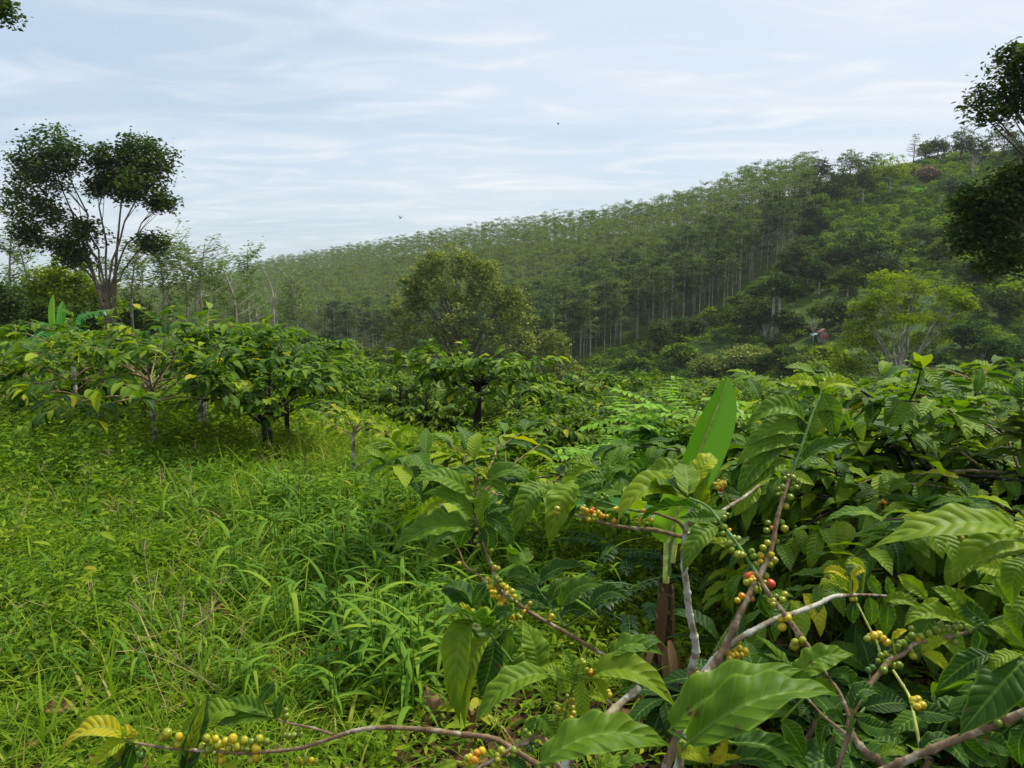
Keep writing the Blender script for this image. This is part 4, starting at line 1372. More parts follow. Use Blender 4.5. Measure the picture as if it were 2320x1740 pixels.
def hero_leaf(B3, M3, T3, w_scr, roll, tone, rg, nl=56, nw=8):
    ctrl = 2 * M3 - (B3 + T3) / 2
    s = np.linspace(0, 1, nl + 1)
    Cc = B3 * ((1 - s) ** 2)[:, None] + 2 * ctrl * (s * (1 - s))[:, None] + T3 * (s * s)[:, None]
    Tg = norm(np.gradient(Cc, axis=0))
    L = np.linalg.norm(np.diff(Cc, axis=0), axis=1).sum()
    view = norm((B3 + T3) / 2 - CAM)
    S1 = norm(np.cross(norm(T3 - B3), view))
    if S1 @ UPV < 0 or (abs(S1 @ UPV) < .15 and S1[0] > 0):
        S1 = -S1
    S = S1 * math.cos(R(roll)) + view * math.sin(R(roll))
    Ss = norm(S[None] - Tg * (Tg @ S)[:, None])
    tw = rg.normal(0, .45) * (s - .4) + rg.normal(0, .18) * np.sin(s * 7)
    Ss = Ss * np.cos(tw)[:, None] + np.cross(Tg, Ss) * np.sin(tw)[:, None]
    Nn = norm(np.cross(Ss, Tg))
    Nn *= np.sign((Nn * -view).sum(1, keepdims=True) + 1e-6)
    hw = shape_hw(s, "coffee") * min(w_scr / max(math.cos(R(roll)), .35), L * .56) / 2
    t = np.linspace(-1, 1, nw + 1)
    fold = rg.uniform(.12, .5)
    wamp = rg.uniform(.06, .2)
    ph = s[:, None] * 10 - np.abs(t)[None] * 1.4
    cor = np.abs(np.sin(np.pi * ph)) ** .7 * (1 - np.abs(t)[None] ** 3) * np.minimum(np.abs(t)[None] * 3, 1)
    p1, p2 = rg.uniform(0, 6.28, 2)
    fr = rg.uniform(18, 34)
    wav = np.where(t[None] > 0, np.sin(s[:, None] * fr + p1), np.sin(s[:, None] * fr * .9 + p2)) * np.abs(t)[None] ** 2.2
    lift = hw[:, None] * (np.abs(t)[None] * math.sin(fold) + .085 * cor + wamp * wav) - L * .006 * np.exp(-(t[None] / .12) ** 2)
    edge = 1 + .05 * wav
    V = Cc[:, None] + Ss[:, None] * (t[None] * hw[:, None] * math.cos(fold) * edge)[..., None] + Nn[:, None] * lift[..., None]
    i = np.arange(nl)[:, None] * (nw + 1)
    j = np.arange(nw)[None]
    F = np.stack([i + j, i + j + 1, i + j + nw + 2, i + j + nw + 1], -1).reshape(-1, 4)
    U = np.stack(np.meshgrid(s, (t + 1) / 2, indexing="ij"), -1).reshape(-1, 2)
    mb = MB().add(V.reshape(-1, 3), F, U, tone)
    return mb, Cc


def hero_shrub(label, base, spec, seed):
    """spec: list of (bark, path, depth0, depth1, r0, r1, leaves, cherries)"""
    rg = np.random.default_rng(seed)
    u, v = px(spec[0][2][0], *map(float, spec[0][2].split()[0][1:].split(",")))
    p0 = at_depth(u, v, spec[0][3])
    u, v = px(spec[0][2].split()[1][0], *map(float, spec[0][2].split()[1][1:].split(",")))
    back = norm(p0 - at_depth(u, v, spec[0][3]))
    b0 = p0 + back * .3 * np.array([1, .6, 0]) + [0, .06, 0]
    base = np.array([b0[0], b0[1], gz(b0[0], b0[1])])
    t = thing("coffee_shrub", label, "coffee shrub", base)
    off = np.asarray(base)
    for name, bark, path, d0, d1, r0, r1, lv, chs in spec:
        pts = [px(w[0], *map(float, w[1:].split(","))) for w in path.split()]
        n = len(pts)
        ds = np.linspace(d0, d1, n)
        P3 = [at_depth(u, v, d) for (u, v), d in zip(pts, ds)]
        if name == "trunk":
            zz = np.linspace(0, 1, 5)[:-1][:, None]
            ctl = P3[0] + back * .28
            P3 = [q - [0, 0, .12 * (1 - float(z))] for q, z in zip(off * (1 - zz) ** 2 + 2 * ctl * zz * (1 - zz) + P3[0] * zz ** 2, zz)] + P3
            rr = np.concatenate([np.linspace(r0 * 1.35, r0 * 1.05, 4), np.linspace(r0, r1, n)])
        else:
            rr = np.linspace(r0, r1, n)
        m = 10 * (len(P3) - 1) + 1
        Q = smooth_path(P3, m)
        rad = np.interp(np.linspace(0, 1, m), np.linspace(0, 1, len(rr)), rr) * KZ * np.mean(ds) / FPX
        knob = 1 + .28 * (np.sin(np.linspace(0, m / 3.1, m) * 2 + seed) > .93) + rg.normal(0, .04, m)
        mb = MB().add(*tube(Q, rad * knob, 9, .05, rg))
        br = mb.build(name, M[bark], t, off)
        uvq = np.array([[CX + FPX * ((q - CAM) @ RGT) / ((q - CAM) @ FWD), CY - FPX * ((q - CAM) @ UPV) / ((q - CAM) @ FWD)] for q in Q])
        dq = (Q - CAM) @ FWD

        def depth(u, v):
            return float(dq[np.argmin((uvq[:, 0] - u) ** 2 + (uvq[:, 1] - v) ** 2)])
        for line in lv.strip().splitlines():
            if not line.strip():
                continue
            w = line.split()
            rgn, c = w[0], [float(a) for q in w[1:4] for a in q.split(",")]
            wr, roll, dd, tone = map(float, w[4:8])
            bu, mu, tu = px(rgn, c[0], c[1]), px(rgn, c[2], c[3]), px(rgn, c[4], c[5])
            db = depth(*bu)
            ln = math.hypot(tu[0] - bu[0], tu[1] - bu[1]) + .4 * math.hypot(mu[0] - (bu[0] + tu[0]) / 2, mu[1] - (bu[1] + tu[1]) / 2)
            Ls = ln * db / FPX
            dt = db + dd * Ls
            B3, T3 = at_depth(*bu, db), at_depth(*tu, dt)
            M3 = at_depth(*mu, (db + dt) / 2 - .06 * Ls)
            hb, Cc = hero_leaf(B3, M3, T3, wr * 1.08 * Ls, roll, float(np.clip(tone + .07 + rg.normal(0, .05), 0, 1)), rg)
            near = Q[np.argmin(((Q - B3) ** 2).sum(1))]
            gap = np.linalg.norm(near - B3)
            if gap < .12:                       # leaf stalk
                pv, pf, pu = tube(np.stack([near, (near + B3) / 2, B3, Cc[3]]), [.0022, .002, .002, .001], 5)
                hb.add(pv, pf, np.tile([[.5, .5]], (len(pv), 1)), min(1, tone + .25))
            lo = hb.build("leaf", M["hero"], br, off)
            if tone > .88:
                lo["label"] = "young yellowish leaf"
        if bark == "stem_green" and len(lv.strip()) > 20 and min(d0, d1) > 1.15:
            Pf, Df = leaf_pairs(rg, Q, .17, .075, .25)
            pick = rg.permutation(len(Pf))[:8]
            for q in pick:
                d = Df[q] + np.array([0, .7, -.1])
                Ln = rg.uniform(.10, .16)
                V, F, U, T = leaves([Pf[q] + [0, .012, 0]], [d], [rg.normal(0, .25, 3) + [0, -.25, 1]], [Ln], [Ln * rg.uniform(.38, .46)], [rg.uniform(.5, 1.3)], rg.uniform(.15, .4), "coffee", 26, 6, [float(np.clip(rg.normal(.42, .16), .05, .9))], .18)
                MB().add(V, F, U, T).build("leaf", M["hero"], br, off)
        for w in chs.split():
            rgn = w[0]
            a = w[1:].split(",")
            u, v = px(rgn, float(a[0]), float(a[1]))
            dz = depth(u, v)
            r = 1.02 * float(a[2]) * KZ * dz / FPX
            near = Q[np.argmin((uvq[:, 0] - u) ** 2 + (uvq[:, 1] - v) ** 2)]
            p = at_depth(u, v, dz + rg.uniform(-1.0, 1.0) * r)
            far_ = max(0.0, np.linalg.norm(p - near) - 2.2 * r)
            p = p + norm(near - p) * far_ * .35
            axis = norm(p - near) if np.linalg.norm(p - near) > 1e-4 else np.array([0, 0, 1.0])
            q = Vector(axis).to_track_quat("Z", "Y").to_euler()
            inst("cherry", CHM[a[3]], br, p - off, tuple(q), (r * .97, r * .97, r * 1.1))
            if len(chs.split()) < 34 and rg.random() < .45:
                r2 = r * rg.uniform(.75, .95)
                p2 = p + norm(rg.normal(0, 1, 3)) * (r + r2) * .8 + np.array([0, r * .6, 0])
                inst("cherry", CHM[a[3]], br, p2 - off, tuple(q), (r2 * .97, r2 * .97, r2 * 1.1))
    return t


# pale trunk shrub
base = np.array([0.40, 1.62, 0.0])
base[2] = gz(base[0], base[1])
A = [
    ("trunk", "bark_white", "L60,1150 L85,1000 L105,900 L90,800 L60,650 L45,500 L25,320 L35,160 H60,1060 H100,950", 1.62, 1.55, 27, 16, """
H 60,930 50,830 0,735 .4 20 -.2 .55
H 150,965 145,860 205,745 .42 15 .2 .62
H 70,900 160,710 250,690 .4 30 .3 .78
H 150,970 180,930 185,880 .4 20 0 .8
H 60,960 20,880 -60,850 .4 30 -.3 .5
G 2240,1100 1960,1005 1750,1250 .27 38 -.35 .62
G 2225,1010 2060,880 1870,1030 .3 25 .2 .5
G 2230,1040 2160,930 2200,830 .38 20 .2 .55
H 100,950 150,1000 260,900 .35 35 .2 .45""", "H275,790,12,y"),
    ("branch", "bark_white", "H50,1170 H130,1130 H240,1040 H340,970 H420,920 H510,850", 1.56, 1.75, 15, 8, """
H 250,830 300,770 330,880 .35 20 0 .25
H 250,1050 130,1035 40,1150 .35 25 -.2 .5
H 420,920 300,900 250,830 .4 25 .2 .2
H 510,850 440,940 350,1050 .4 20 -.1 .62""",
     "H225,800,16,y H240,785,14,y H210,815,15,y H245,810,16,o H260,790,14,y H235,840,14,r H215,780,13,y H255,770,12,l H270,760,10,g H230,815,15,y"),
    ("branch", "bark_brown", "G2200,1330 G2000,1280 G1880,1270 G1740,1250 G1620,1220 G1480,1180", 1.57, 1.6, 15, 7, "",
     "G1330,1130,20,l G1545,1110,14,l G1530,1130,14,y G1555,1150,17,y G1590,1145,13,r G1520,1170,15,l G1605,1160,15,o G1635,1155,15,y G1645,1180,18,y G1575,1170,14,y G1570,1210,17,y G1605,1190,18,l G1665,1185,14,o G1690,1180,12,y G1518,1213,13,g G1735,1220,16,o G1745,1110,15,y G1775,1105,14,y G1795,1090,14,o G1800,1115,14,y"),
    ("branch", "bark_brown", "G2195,1300 G2150,1230 G2060,1190 G1980,1165 G1900,1160", 1.56, 1.58, 12, 6, "", "G1920,1155,14,o G1920,1190,16,y G1910,1215,16,y G1970,1170,15,l G1968,1217,15,y G1985,1145,14,l"),
    ("branch", "stem_green", "G1900,1160 G1800,1140 G1640,1090 G1400,1030 G1180,960", 1.58, 1.75, 8, 4, """
G 1300,1010 1180,1080 1095,1330 .36 12 -.25 .42
G 1180,1010 1080,1085 1020,1230 .4 15 .1 .2
G 1500,985 1390,1090 1315,1395 .36 10 -.3 .45
G 1490,1080 1440,1180 1385,1290 .3 20 .1 .3
G 1180,960 1060,890 930,930 .3 35 .1 .3
G 1400,1030 1440,960 1500,970 .4 30 .1 .65
G 1540,1090 1430,1110 1390,1280 .3 25 .1 .35""", "G1610,1050,15,g G1655,1075,14,g G1690,1060,12,g"),
    ("branch", "stem_green", "G1800,1140 G1800,1070 G1700,980 G1630,890", 1.58, 1.8, 7, 4, """
G 1620,890 1530,830 1420,850 .25 40 .2 .48
G 1640,900 1520,895 1395,1010 .27 35 .1 .5
G 1680,960 1560,965 1430,1060 .27 35 0 .38
G 1640,880 1690,850 1740,810 .35 30 .3 .5
G 1720,940 1800,950 1885,1030 .35 25 .1 .15
G 1700,980 1720,900 1830,880 .35 30 .2 .4""", ""),
    ("branch", "bark_brown", "K1900,1030 K1680,940 K1480,820 K1210,670 K1110,600 K1000,520", 1.5, 1.38, 13, 11, "",
     "K1195,597,16,l K1177,627,17,y K1152,650,17,y K1105,595,15,g K1125,580,14,g K1078,580,17,g K1095,558,17,y K1060,575,15,g K1335,680,18,y K1078,523,18,y K1037,535,22,y K1045,500,14,y K950,557,20,y K995,555,13,y K1024,582,20,y K993,615,20,y K965,530,14,y K930,527,13,y"),
    ("branch", "bark_brown", "K1070,690 K1040,600 K1000,520 K960,400 K920,290 K880,180 K850,80 K840,-149 K835,-220", 1.4, 1.42, 15, 5, """
G 835,1070 640,940 425,975 .23 38 -.3 .5
G 830,1210 690,1060 500,1050 .26 30 -.2 .42
G 905,1020 885,1120 885,1270 .36 25 -.2 .55
G 940,960 885,905 822,888 .4 20 .2 .9
G 850,1010 870,900 930,1010 .35 30 0 .75
G 870,1010 1040,895 1175,965 .27 38 .1 .4
G 890,960 850,905 610,905 .22 45 .2 .3
G 920,960 1000,1000 1062,1070 .36 20 .1 .5
G 830,1275 560,1265 295,1445 .26 35 -.3 .42
G 830,1270 650,1290 520,1435 .26 35 .2 .35
G 900,1200 1010,1245 1085,1395 .38 12 -.1 .18
G 890,1260 925,1340 890,1490 .5 5 .1 .12
G 850,1220 780,1290 740,1400 .45 10 .3 .2
G 640,1100 560,1110 483,1200 .36 10 .2 .78
G 880,1240 960,1150 1080,1140 .3 25 .4 .2""",
     "K848,128,14,g K858,175,15,g K840,200,15,g K862,230,15,l K943,262,17,g K942,345,16,g K985,378,18,l K905,445,14,y K930,460,15,y K970,440,16,g K1000,455,16,g K935,495,20,y K978,478,18,g K1020,485,16,y K1075,680,18,y K1085,695,17,y K1118,680,17,g K1145,690,14,l"),
    ("branch", "bark_brown", "K920,470 K850,410 K780,360 K740,270 K710,225", 1.4, 1.45, 7, 4, """
K 700,270 570,300 480,390 .32 30 -.1 .45
K 720,240 640,170 520,280 .3 40 .2 .35""", "K738,345,15,y K840,390,14,g"),
    ("branch", "stem_green", "K1420,750 K1350,650 K1270,550 K1220,450 K1170,360", 1.55, 1.7, 9, 4, """
K 1255,465 1400,372 1600,378 .25 40 .1 .2
K 1335,590 1380,490 1500,450 .38 25 .2 .35
K 1390,635 1500,500 1690,480 .33 22 0 .4
K 1580,650 1690,530 1845,585 .33 20 .3 .08
K 1170,370 1110,330 1040,318 .3 35 .1 .5
K 1200,430 1120,395 1040,440 .36 25 .1 .15
K 1270,580 1180,520 1070,500 .36 20 .2 .12
K 1310,640 1230,580 1120,590 .36 20 .2 .15
K 1385,700 1480,640 1600,700 .36 20 .3 .1""", ""),
    ("branch", "stem_green", "K1200,1090 K1090,990 K1000,880 K880,720 K845,660", 1.25, 1.2, 9, 5, """
K 850,715 725,900 745,1385 .26 15 -.3 .58
K 950,830 815,990 775,1415 .2 30 -.4 .62
K 960,840 935,1010 865,1215 .42 5 0 .25
K 835,680 735,640 655,735 .3 35 0 .88
K 1155,920 1105,985 1035,1085 .4 20 0 .5
K 1240,1045 1220,880 1140,712 .62 5 .35 .5
K 1080,740 1050,805 1045,880 .5 10 0 .45
K 920,480 865,530 825,630 .42 15 .2 .12
K 1085,660 1000,665 905,750 .4 15 .2 .12
K 1000,880 1020,800 1080,760 .4 20 .3 .2
K 845,660 880,640 910,635 .4 20 0 .85""", ""),
]
hero_shrub("nearest coffee shrub with the pale lichened trunk and yellow cherries", base, A, 1)

# low shrub at the bottom
base = np.array([-0.02, 0.98, 0.0])
base[2] = gz(base[0], base[1])
E = [
    ("trunk", "bark_white", "K1500,1520 K1640,1370 K1780,1240 K1890,1150", 1.18, 1.35, 26, 22, "", ""),
    ("branch", "bark_brown", "K1420,1740 K1250,1640 K1100,1550 K960,1470 K740,1440 K500,1410 K200,1400 K0,1440 J1950,1525 J1700,1555 J1500,1560 J1080,1530 J880,1500", 1.0, 1.05, 20, 9, """
J 800,1470 600,1400 385,1560 .26 30 -.2 .95
J 810,1480 700,1540 560,1670 .3 25 -.2 .8
J 800,1470 765,1550 775,1635 .42 10 0 .99
J 800,1470 775,1420 725,1385 .45 15 0 .97
J 810,1470 840,1430 800,1370 .4 10 0 .93
J 830,1480 870,1440 840,1525 .3 20 0 .95
J 830,1490 760,1600 640,1690 .36 20 .2 .2
J 860,1500 830,1600 800,1700 .5 10 .2 .1
J 1180,1720 1250,1450 1340,1180 .24 -20 .2 .2
J 1150,1720 1230,1480 1330,1190 .12 -30 .1 .7
J 1520,1600 1480,1650 1400,1700 .3 20 0 .8""",
     "J1075,1430,33,l J1040,1465,20,l J1150,1450,26,y J1195,1480,22,l J1150,1500,34,l J1325,1455,27,l J1385,1455,24,y J1345,1490,22,l J1400,1510,30,l J1300,1520,26,l J1340,1543,25,g J1450,1480,25,y J1495,1460,30,y J1470,1535,25,l J1420,1560,28,y J1570,1475,27,l J1615,1480,22,g J1665,1465,28,l J1715,1480,22,g J1525,1525,25,l J1560,1525,25,l J1590,1540,20,g J1645,1530,30,y J1650,1588,28,y J1610,1610,25,l J1385,1620,22,l J1425,1615,24,y J1315,1580,20,l J1375,1565,16,g J905,1585,25,d J1920,1625,22,l J1970,1620,20,l J2010,1640,20,y J1960,1650,20,l J2040,1650,18,l"),
    ("branch", "bark_brown", "J2140,1445 J2000,1400 J1850,1370 J1760,1335", 1.02, 1.08, 9, 5, """
J 1760,1340 1560,1320 1370,1405 .26 35 .1 .35
J 1740,1330 1560,1255 1370,1285 .24 35 .3 .4
J 1560,1290 1330,1320 1150,1440 .3 30 .1 .5
J 1770,1110 1715,1165 1660,1260 .4 10 0 .3
J 1785,1345 1785,1260 1835,1180 .36 10 .1 .3""", "J1840,1325,22,g J1885,1470,25,g J1925,1450,22,g J1850,1475,20,g"),
    ("branch", "bark_brown", "K1420,1740 K1280,1470 K1150,1500 K1050,1550 K930,1620 K830,1670", .98, .95, 16, 12, """
K 1250,1320 1320,1400 1390,1520 .36 15 .1 .35
K 1240,1330 1190,1390 1160,1440 .45 15 .1 .3
K 730,1620 650,1640 580,1670 .36 15 0 .7
K 930,1540 970,1590 1010,1650 .4 15 .2 .55
K 1040,1590 1120,1640 1200,1700 .4 20 .2 .15""",
     "K1255,1405,20,g K1190,1445,20,g K1290,1440,18,g K1120,1500,25,g K1090,1545,25,g K1010,1545,25,l K985,1580,22,l K880,1540,26,y K835,1605,28,o K780,1580,22,l K785,1625,24,y K960,1640,22,l K1195,1540,22,d K1240,1520,20,d"),
    ("branch", "stem_green", "K1500,1520 K1420,1350 K1450,1200 K1480,1110 K1500,1060", 1.12, 1.1, 12, 5, """
K 1450,1110 1455,1000 1400,892 .4 15 .3 .6
K 1480,1110 1520,1010 1565,965 .36 20 .2 .55
K 1440,1170 1365,1045 1250,1012 .32 30 .2 .55
K 1320,1060 1060,1120 825,1400 .25 30 -.3 .5
K 1520,1090 1530,1230 1550,1378 .34 12 -.2 .58
K 1350,1240 1275,1175 1205,1130 .36 25 .2 .6
K 1600,1090 1650,1140 1690,1228 .36 20 -.1 .72
K 1570,1200 1630,1200 1690,1250 .36 20 .1 .75
K 1580,1090 1830,1028 2135,1275 .27 34 -.2 .5
K 1685,1010 1830,865 2060,940 .26 36 .1 .45
K 1560,1090 1600,1000 1550,960 .35 20 .2 .5
K 1470,1180 1400,1150 1370,1210 .4 20 0 .65
K 1800,1000 1950,840 2080,900 .25 30 .4 .2""",
     "K1350,1265,18,l K1375,1310,20,g K1415,1285,18,l K1455,1275,18,l K1440,1230,18,l K1455,1335,20,y K1470,1225,16,y K1550,960,16,l K1600,1025,18,y K1575,1015,15,l K1610,1040,14,o"),
    ("branch", "bark_brown", "K1820,1400 K1750,1290 K1690,1220", 1.25, 1.3, 8, 5, "", "K1700,1160,16,y K1705,1190,18,y K1690,1175,14,l"),
    ("branch", "bark_brown", "K1880,1130 K1870,1000 K1860,950", 1.4, 1.42, 12, 8, "", "K1920,990,15,y K1950,995,15,y K1965,1028,12,r K1380,1000,12,l"),
    ("branch", "stem_green", "K1420,1740 K1350,1690 K1260,1640", .66, .62, 8, 5, """
K 1235,1660 1650,1440 2100,1520 .26 26 .25 .42
K 1750,1700 1850,1600 1950,1640 .3 30 .2 .3
K 1600,1720 1720,1620 1830,1660 .3 30 .2 .5""", ""),
]
hero_shrub("low coffee shrub whose long branch of yellow cherries runs along the bottom left", base, E, 2)

# brown stemmed shrub
base = np.array([0.34, 1.30, 0.0])
base[2] = gz(base[0], base[1])
Fs = [
    ("trunk", "bark_brown", "L120,1150 L190,1040 L290,880 L390,660 L470,500 L530,390 L590,240 L620,80 H650,975 H690,850 H720,770", 1.3, 1.42, 26, 11, "",
     "H672,805,18,g H725,800,22,g H695,790,16,g H760,825,18,g H727,833,18,g H662,860,20,g H630,872,18,g H725,873,18,g H757,865,18,g H652,900,20,g H710,925,22,g H625,905,14,g H682,985,21,l L563,82,18,g L553,132,20,g L592,115,14,o L655,80,20,g L677,120,24,l L565,213,22,l L530,243,22,l L625,204,18,g L520,293,22,y L588,288,20,y L487,345,18,l L517,330,16,y L550,320,20,l L607,323,24,l L580,350,20,l L553,424,22,l L550,468,18,l L594,478,28,r L510,480,17,l L500,512,24,l L400,555,23,o L367,580,20,y L462,572,19,o"),
    ("branch", "stem_green", "H720,770 H790,580 H850,400 H910,250 H895,215", 1.42, 1.5, 11, 6, """
H 900,250 1020,188 1165,240 .25 40 .2 .75
H 905,255 965,390 982,540 .52 5 -.1 .45
H 810,450 640,345 420,480 .27 35 -.2 .4
H 780,515 620,480 400,615 .27 35 -.2 .48
H 745,585 560,575 360,730 .27 35 -.2 .4
H 740,590 490,720 395,930 .27 20 -.3 .42
H 710,725 560,740 380,925 .26 25 -.2 .5
H 785,695 920,600 1130,575 .26 25 0 .38
H 890,210 790,170 680,182 .32 35 0 .85
H 885,215 860,175 820,145 .55 20 .3 .35
H 840,340 790,320 730,345 .5 25 .3 .35
H 720,760 650,700 560,720 .3 25 .3 .55
H 830,480 760,560 700,600 .35 15 .3 .2""", "H660,630,16,l"),
    ("branch", "bark_brown", "L850,920 L740,760 L650,640 L560,520 L480,390", 1.24, 1.3, 18, 14, "", "L618,556,18,g L585,585,22,l L600,605,20,l L660,578,23,l L652,703,20,y L694,694,27,y L657,755,27,y L790,838,25,l L738,873,30,l L435,424,22,r L460,412,20,o L465,437,20,o L447,457,17,y L414,474,22,l"),
    ("branch", "stem_green", "L480,390 L390,250 L310,140 L240,50 H170,980 H60,930", 1.3, 1.42, 13, 7, """
L 250,110 120,190 20,410 .32 22 -.2 .42
H 230,1050 130,1060 -20,1060 .35 25 -.1 .35
L 520,540 540,620 600,700 .4 15 .1 .3""", "L287,112,22,g L283,52,20,g L275,152,18,g L375,188,22,g L317,217,24,g L333,262,22,g L376,288,27,l L466,265,20,g L473,298,22,g L320,130,13,o L230,80,12,g"),
    ("branch", "bark_white", "L110,1100 L240,940 L330,860 L500,760 L640,690 L730,665 L880,610 L980,560 L1060,550", 1.32, 1.45, 20, 13, "",
     "L385,890,20,y L320,930,22,y L360,915,18,y L425,922,24,y L375,945,18,y L410,955,18,y L330,970,22,y L380,965,20,y L440,960,16,y L345,945,18,y L118,1050,16,y"),
    ("branch", "bark_brown", "L1060,550 L1160,545 L1300,550 L1430,562", 1.45, 1.55, 10, 5, """
L 1110,540 990,455 888,505 .28 32 -.1 .8
L 1090,462 1000,390 920,412 .3 30 0 .92
L 1100,455 1150,390 1200,405 .36 20 0 .93
L 1190,372 1120,335 1058,352 .36 25 .1 .8
L 1110,545 1000,528 878,548 .2 30 .1 .45
L 1110,540 1130,470 1085,400 .2 20 .1 .9
L 1215,555 1235,650 1225,748 .42 8 0 .45
L 1340,590 1335,700 1320,818 .42 8 0 .32
L 1290,545 1245,480 1232,412 .5 12 .1 .42
L 1365,548 1345,490 1335,425 .45 12 .1 .42
L 1595,572 1475,470 1400,422 .38 15 .1 .5
L 1310,590 1430,575 1560,645 .28 28 0 .45
L 1560,640 1610,600 1665,570 .5 10 .1 .75
L 1130,590 1110,660 1115,735 .5 10 .1 .2
L 1430,562 1500,520 1600,530 .36 20 .2 .4""", "L1105,575,16,l L1128,577,16,l L1530,580,14,l"),
    ("branch", "stem_green", "L110,1150 L60,1350 L0,1500", .8, .64, 10, 6, """
L 20,1530 520,1215 1030,1195 .27 24 .1 .4
L -70,1420 300,1150 800,1025 .27 24 .15 .5
L 0,1600 130,1560 190,1650 .5 20 .1 .9
L 330,1500 600,1530 850,1690 .25 30 .2 .32
L 190,1620 280,1560 300,1440 .36 20 .1 .97
L 180,1600 290,1590 400,1590 .2 20 .1 .97
L 300,1640 500,1600 700,1680 .32 25 .3 .2""", "L135,1320,24,y"),
    ("branch", "bark_brown", "L1070,1440 L980,1370 L920,1320 L830,1220 L770,1160", 1.0, 1.1, 9, 6, """
L 760,1128 890,960 1125,932 .36 18 .1 .42
L 640,1120 700,1020 790,1030 .4 20 .3 .3
L 650,1360 730,1450 808,1605 .42 12 .1 .3
L 830,1130 930,1130 1010,1200 .4 20 .3 .45
L 930,1310 1010,1320 1060,1410 .4 15 .2 .25""", ""),
]
hero_shrub("coffee shrub with brown forked stems loaded with green and orange cherries", base, Fs, 3)

# right hand shrub
base = np.array([0.50, 0.98, 0.0])
base[2] = gz(base[0], base[1])
Bs = [  # the lowest leaves' dark tones put the undergrowth shade into their colour
    ("trunk", "bark_brown", "L1340,1690 L1200,1560 L1110,1450 L1095,1340 L1180,1170 L1290,1040 L1350,960", 1.05, 1.12, 24, 18, """
L 1010,1390 930,1400 908,1585 .42 12 .2 .12
L 1110,1450 1180,1560 1260,1600 .3 25 .2 .12
L 1260,1600 1360,1540 1460,1580 .32 25 .2 .4""",
     "L1285,930,20,g L1325,925,18,l L1360,955,26,g L1330,985,28,g L1380,1000,22,l L1415,1000,24,g L1310,1030,26,g L1265,962,16,g L1210,1028,22,d"),
    ("branch", "bark_brown", "L1350,960 L1430,930 L1510,860 L1650,830 L1800,800 L1890,765", 1.12, 1.15, 16, 9, """
L 1560,912 1640,850 1722,850 .4 15 0 .8
L 1560,932 1660,960 1728,1068 .3 25 0 .85
L 1365,832 1410,790 1462,772 .36 20 0 .9""",
     "L1490,803,24,g L1460,825,18,g L1440,857,24,g L1395,885,22,g L1395,865,16,g L1550,815,22,l L1605,795,20,l L1535,830,18,y L1545,858,18,l L1485,905,18,l L1500,940,24,l L1655,775,26,g L1690,765,18,g L1725,765,24,g L1770,755,22,g L1800,750,18,g L1840,755,22,g L1775,803,26,g L1770,850,20,g L1860,775,18,g"),
    ("branch", "stem_green", "L1890,765 L2000,715 L2120,670 L2260,610", 1.15, 1.1, 9, 7, """
L 1910,748 1775,585 1615,500 .33 22 .1 .55
L 1815,722 1620,665 1438,752 .27 30 -.1 .55
L 1960,748 2090,765 2230,900 .3 25 -.1 .5
L 1900,770 1930,850 1840,980 .36 15 .1 .15
L 2130,600 2050,540 1860,490 .3 25 .1 .48
L 2120,480 2030,440 1930,470 .4 20 .2 .55
L 2150,360 2000,370 1845,345 .36 20 .2 .6
L 2000,730 1860,640 1790,520 .35 15 .3 .3""", ""),
    ("branch", "stem_yellow", "L1295,950 L1270,860 L1230,780 L1180,680 L1140,600", 1.12, 1.15, 8, 5, "", "L1205,827,22,l L1250,810,30,y L1280,800,24,y L1310,825,20,y L1335,850,26,y"),
    ("branch", "stem_yellow", "L1370,1030 L1470,1190 L1500,1300 L1550,1560", 1.1, 1.0, 9, 9, """
L 1550,1560 1640,1480 1790,1480 .36 15 .2 .08
L 1500,1300 1600,1300 1790,1340 .4 15 .3 .06""", "L1500,1225,26,y L1525,1265,24,y L1560,1255,26,y L1500,1250,18,l"),
    ("branch", "bark_brown", "L1000,1690 L1060,1520 L1090,1430", 1.05, 1.05, 16, 14, """
L 1000,1650 960,1560 1000,1440 .36 20 .2 .1
L 1130,1340 1250,1400 1380,1400 .4 20 .4 .1
L 1110,1300 1170,1160 1300,1200 .4 20 .4 .12""", ""),
    ("branch", "bark_brown", "L1090,1330 L1030,1180 L960,1080 L930,1030", 1.06, 1.12, 12, 7, """
L 960,1080 1080,1060 1130,1180 .36 20 .3 .12""", ""),
    ("branch", "bark_brown", "L1280,1690 L1500,1590 L1740,1490 L2000,1390 L2260,1280", .92, .85, 26, 24, """
L 2240,940 2050,1140 1792,1455 .36 12 -.1 .3
L 2190,930 2060,955 1968,1072 .28 30 0 .65
L 2000,930 1830,1000 1640,1170 .3 20 .3 .1
L 2240,1380 2180,1500 2200,1650 .4 15 .1 .25
L 1800,1440 1900,1560 2050,1640 .36 15 .4 .08
L 2240,1110 2190,1190 2200,1280 .4 15 .1 .3
L 1900,1480 2030,1500 2190,1600 .36 20 .4 .08""", "L1980,1345,28,g L2040,1315,24,g L2045,1370,28,g L2100,1370,24,g L2205,1225,22,g L2110,1345,20,g"),
    ("branch", "stem_green", "L2300,700 L2290,400 L2260,200 L2200,130", .85, .8, 10, 6, """
L 2200,135 1750,85 1222,252 .17 45 .05 .58
L 2300,190 2000,215 1738,455 .3 26 -.2 .55
L 2270,230 2050,275 1862,405 .2 36 -.1 .66
L 2260,560 2165,690 2215,845 .42 15 -.1 .45
L 2250,330 2150,420 2140,640 .42 15 0 .5
L 2280,60 2190,130 1900,200 .2 40 .2 .75
L 2280,420 2200,480 2060,520 .3 25 .2 .4""", ""),
]
hero_shrub("coffee shrub at the lower right with green cherry clusters and broad near leaves", base, Bs, 4)


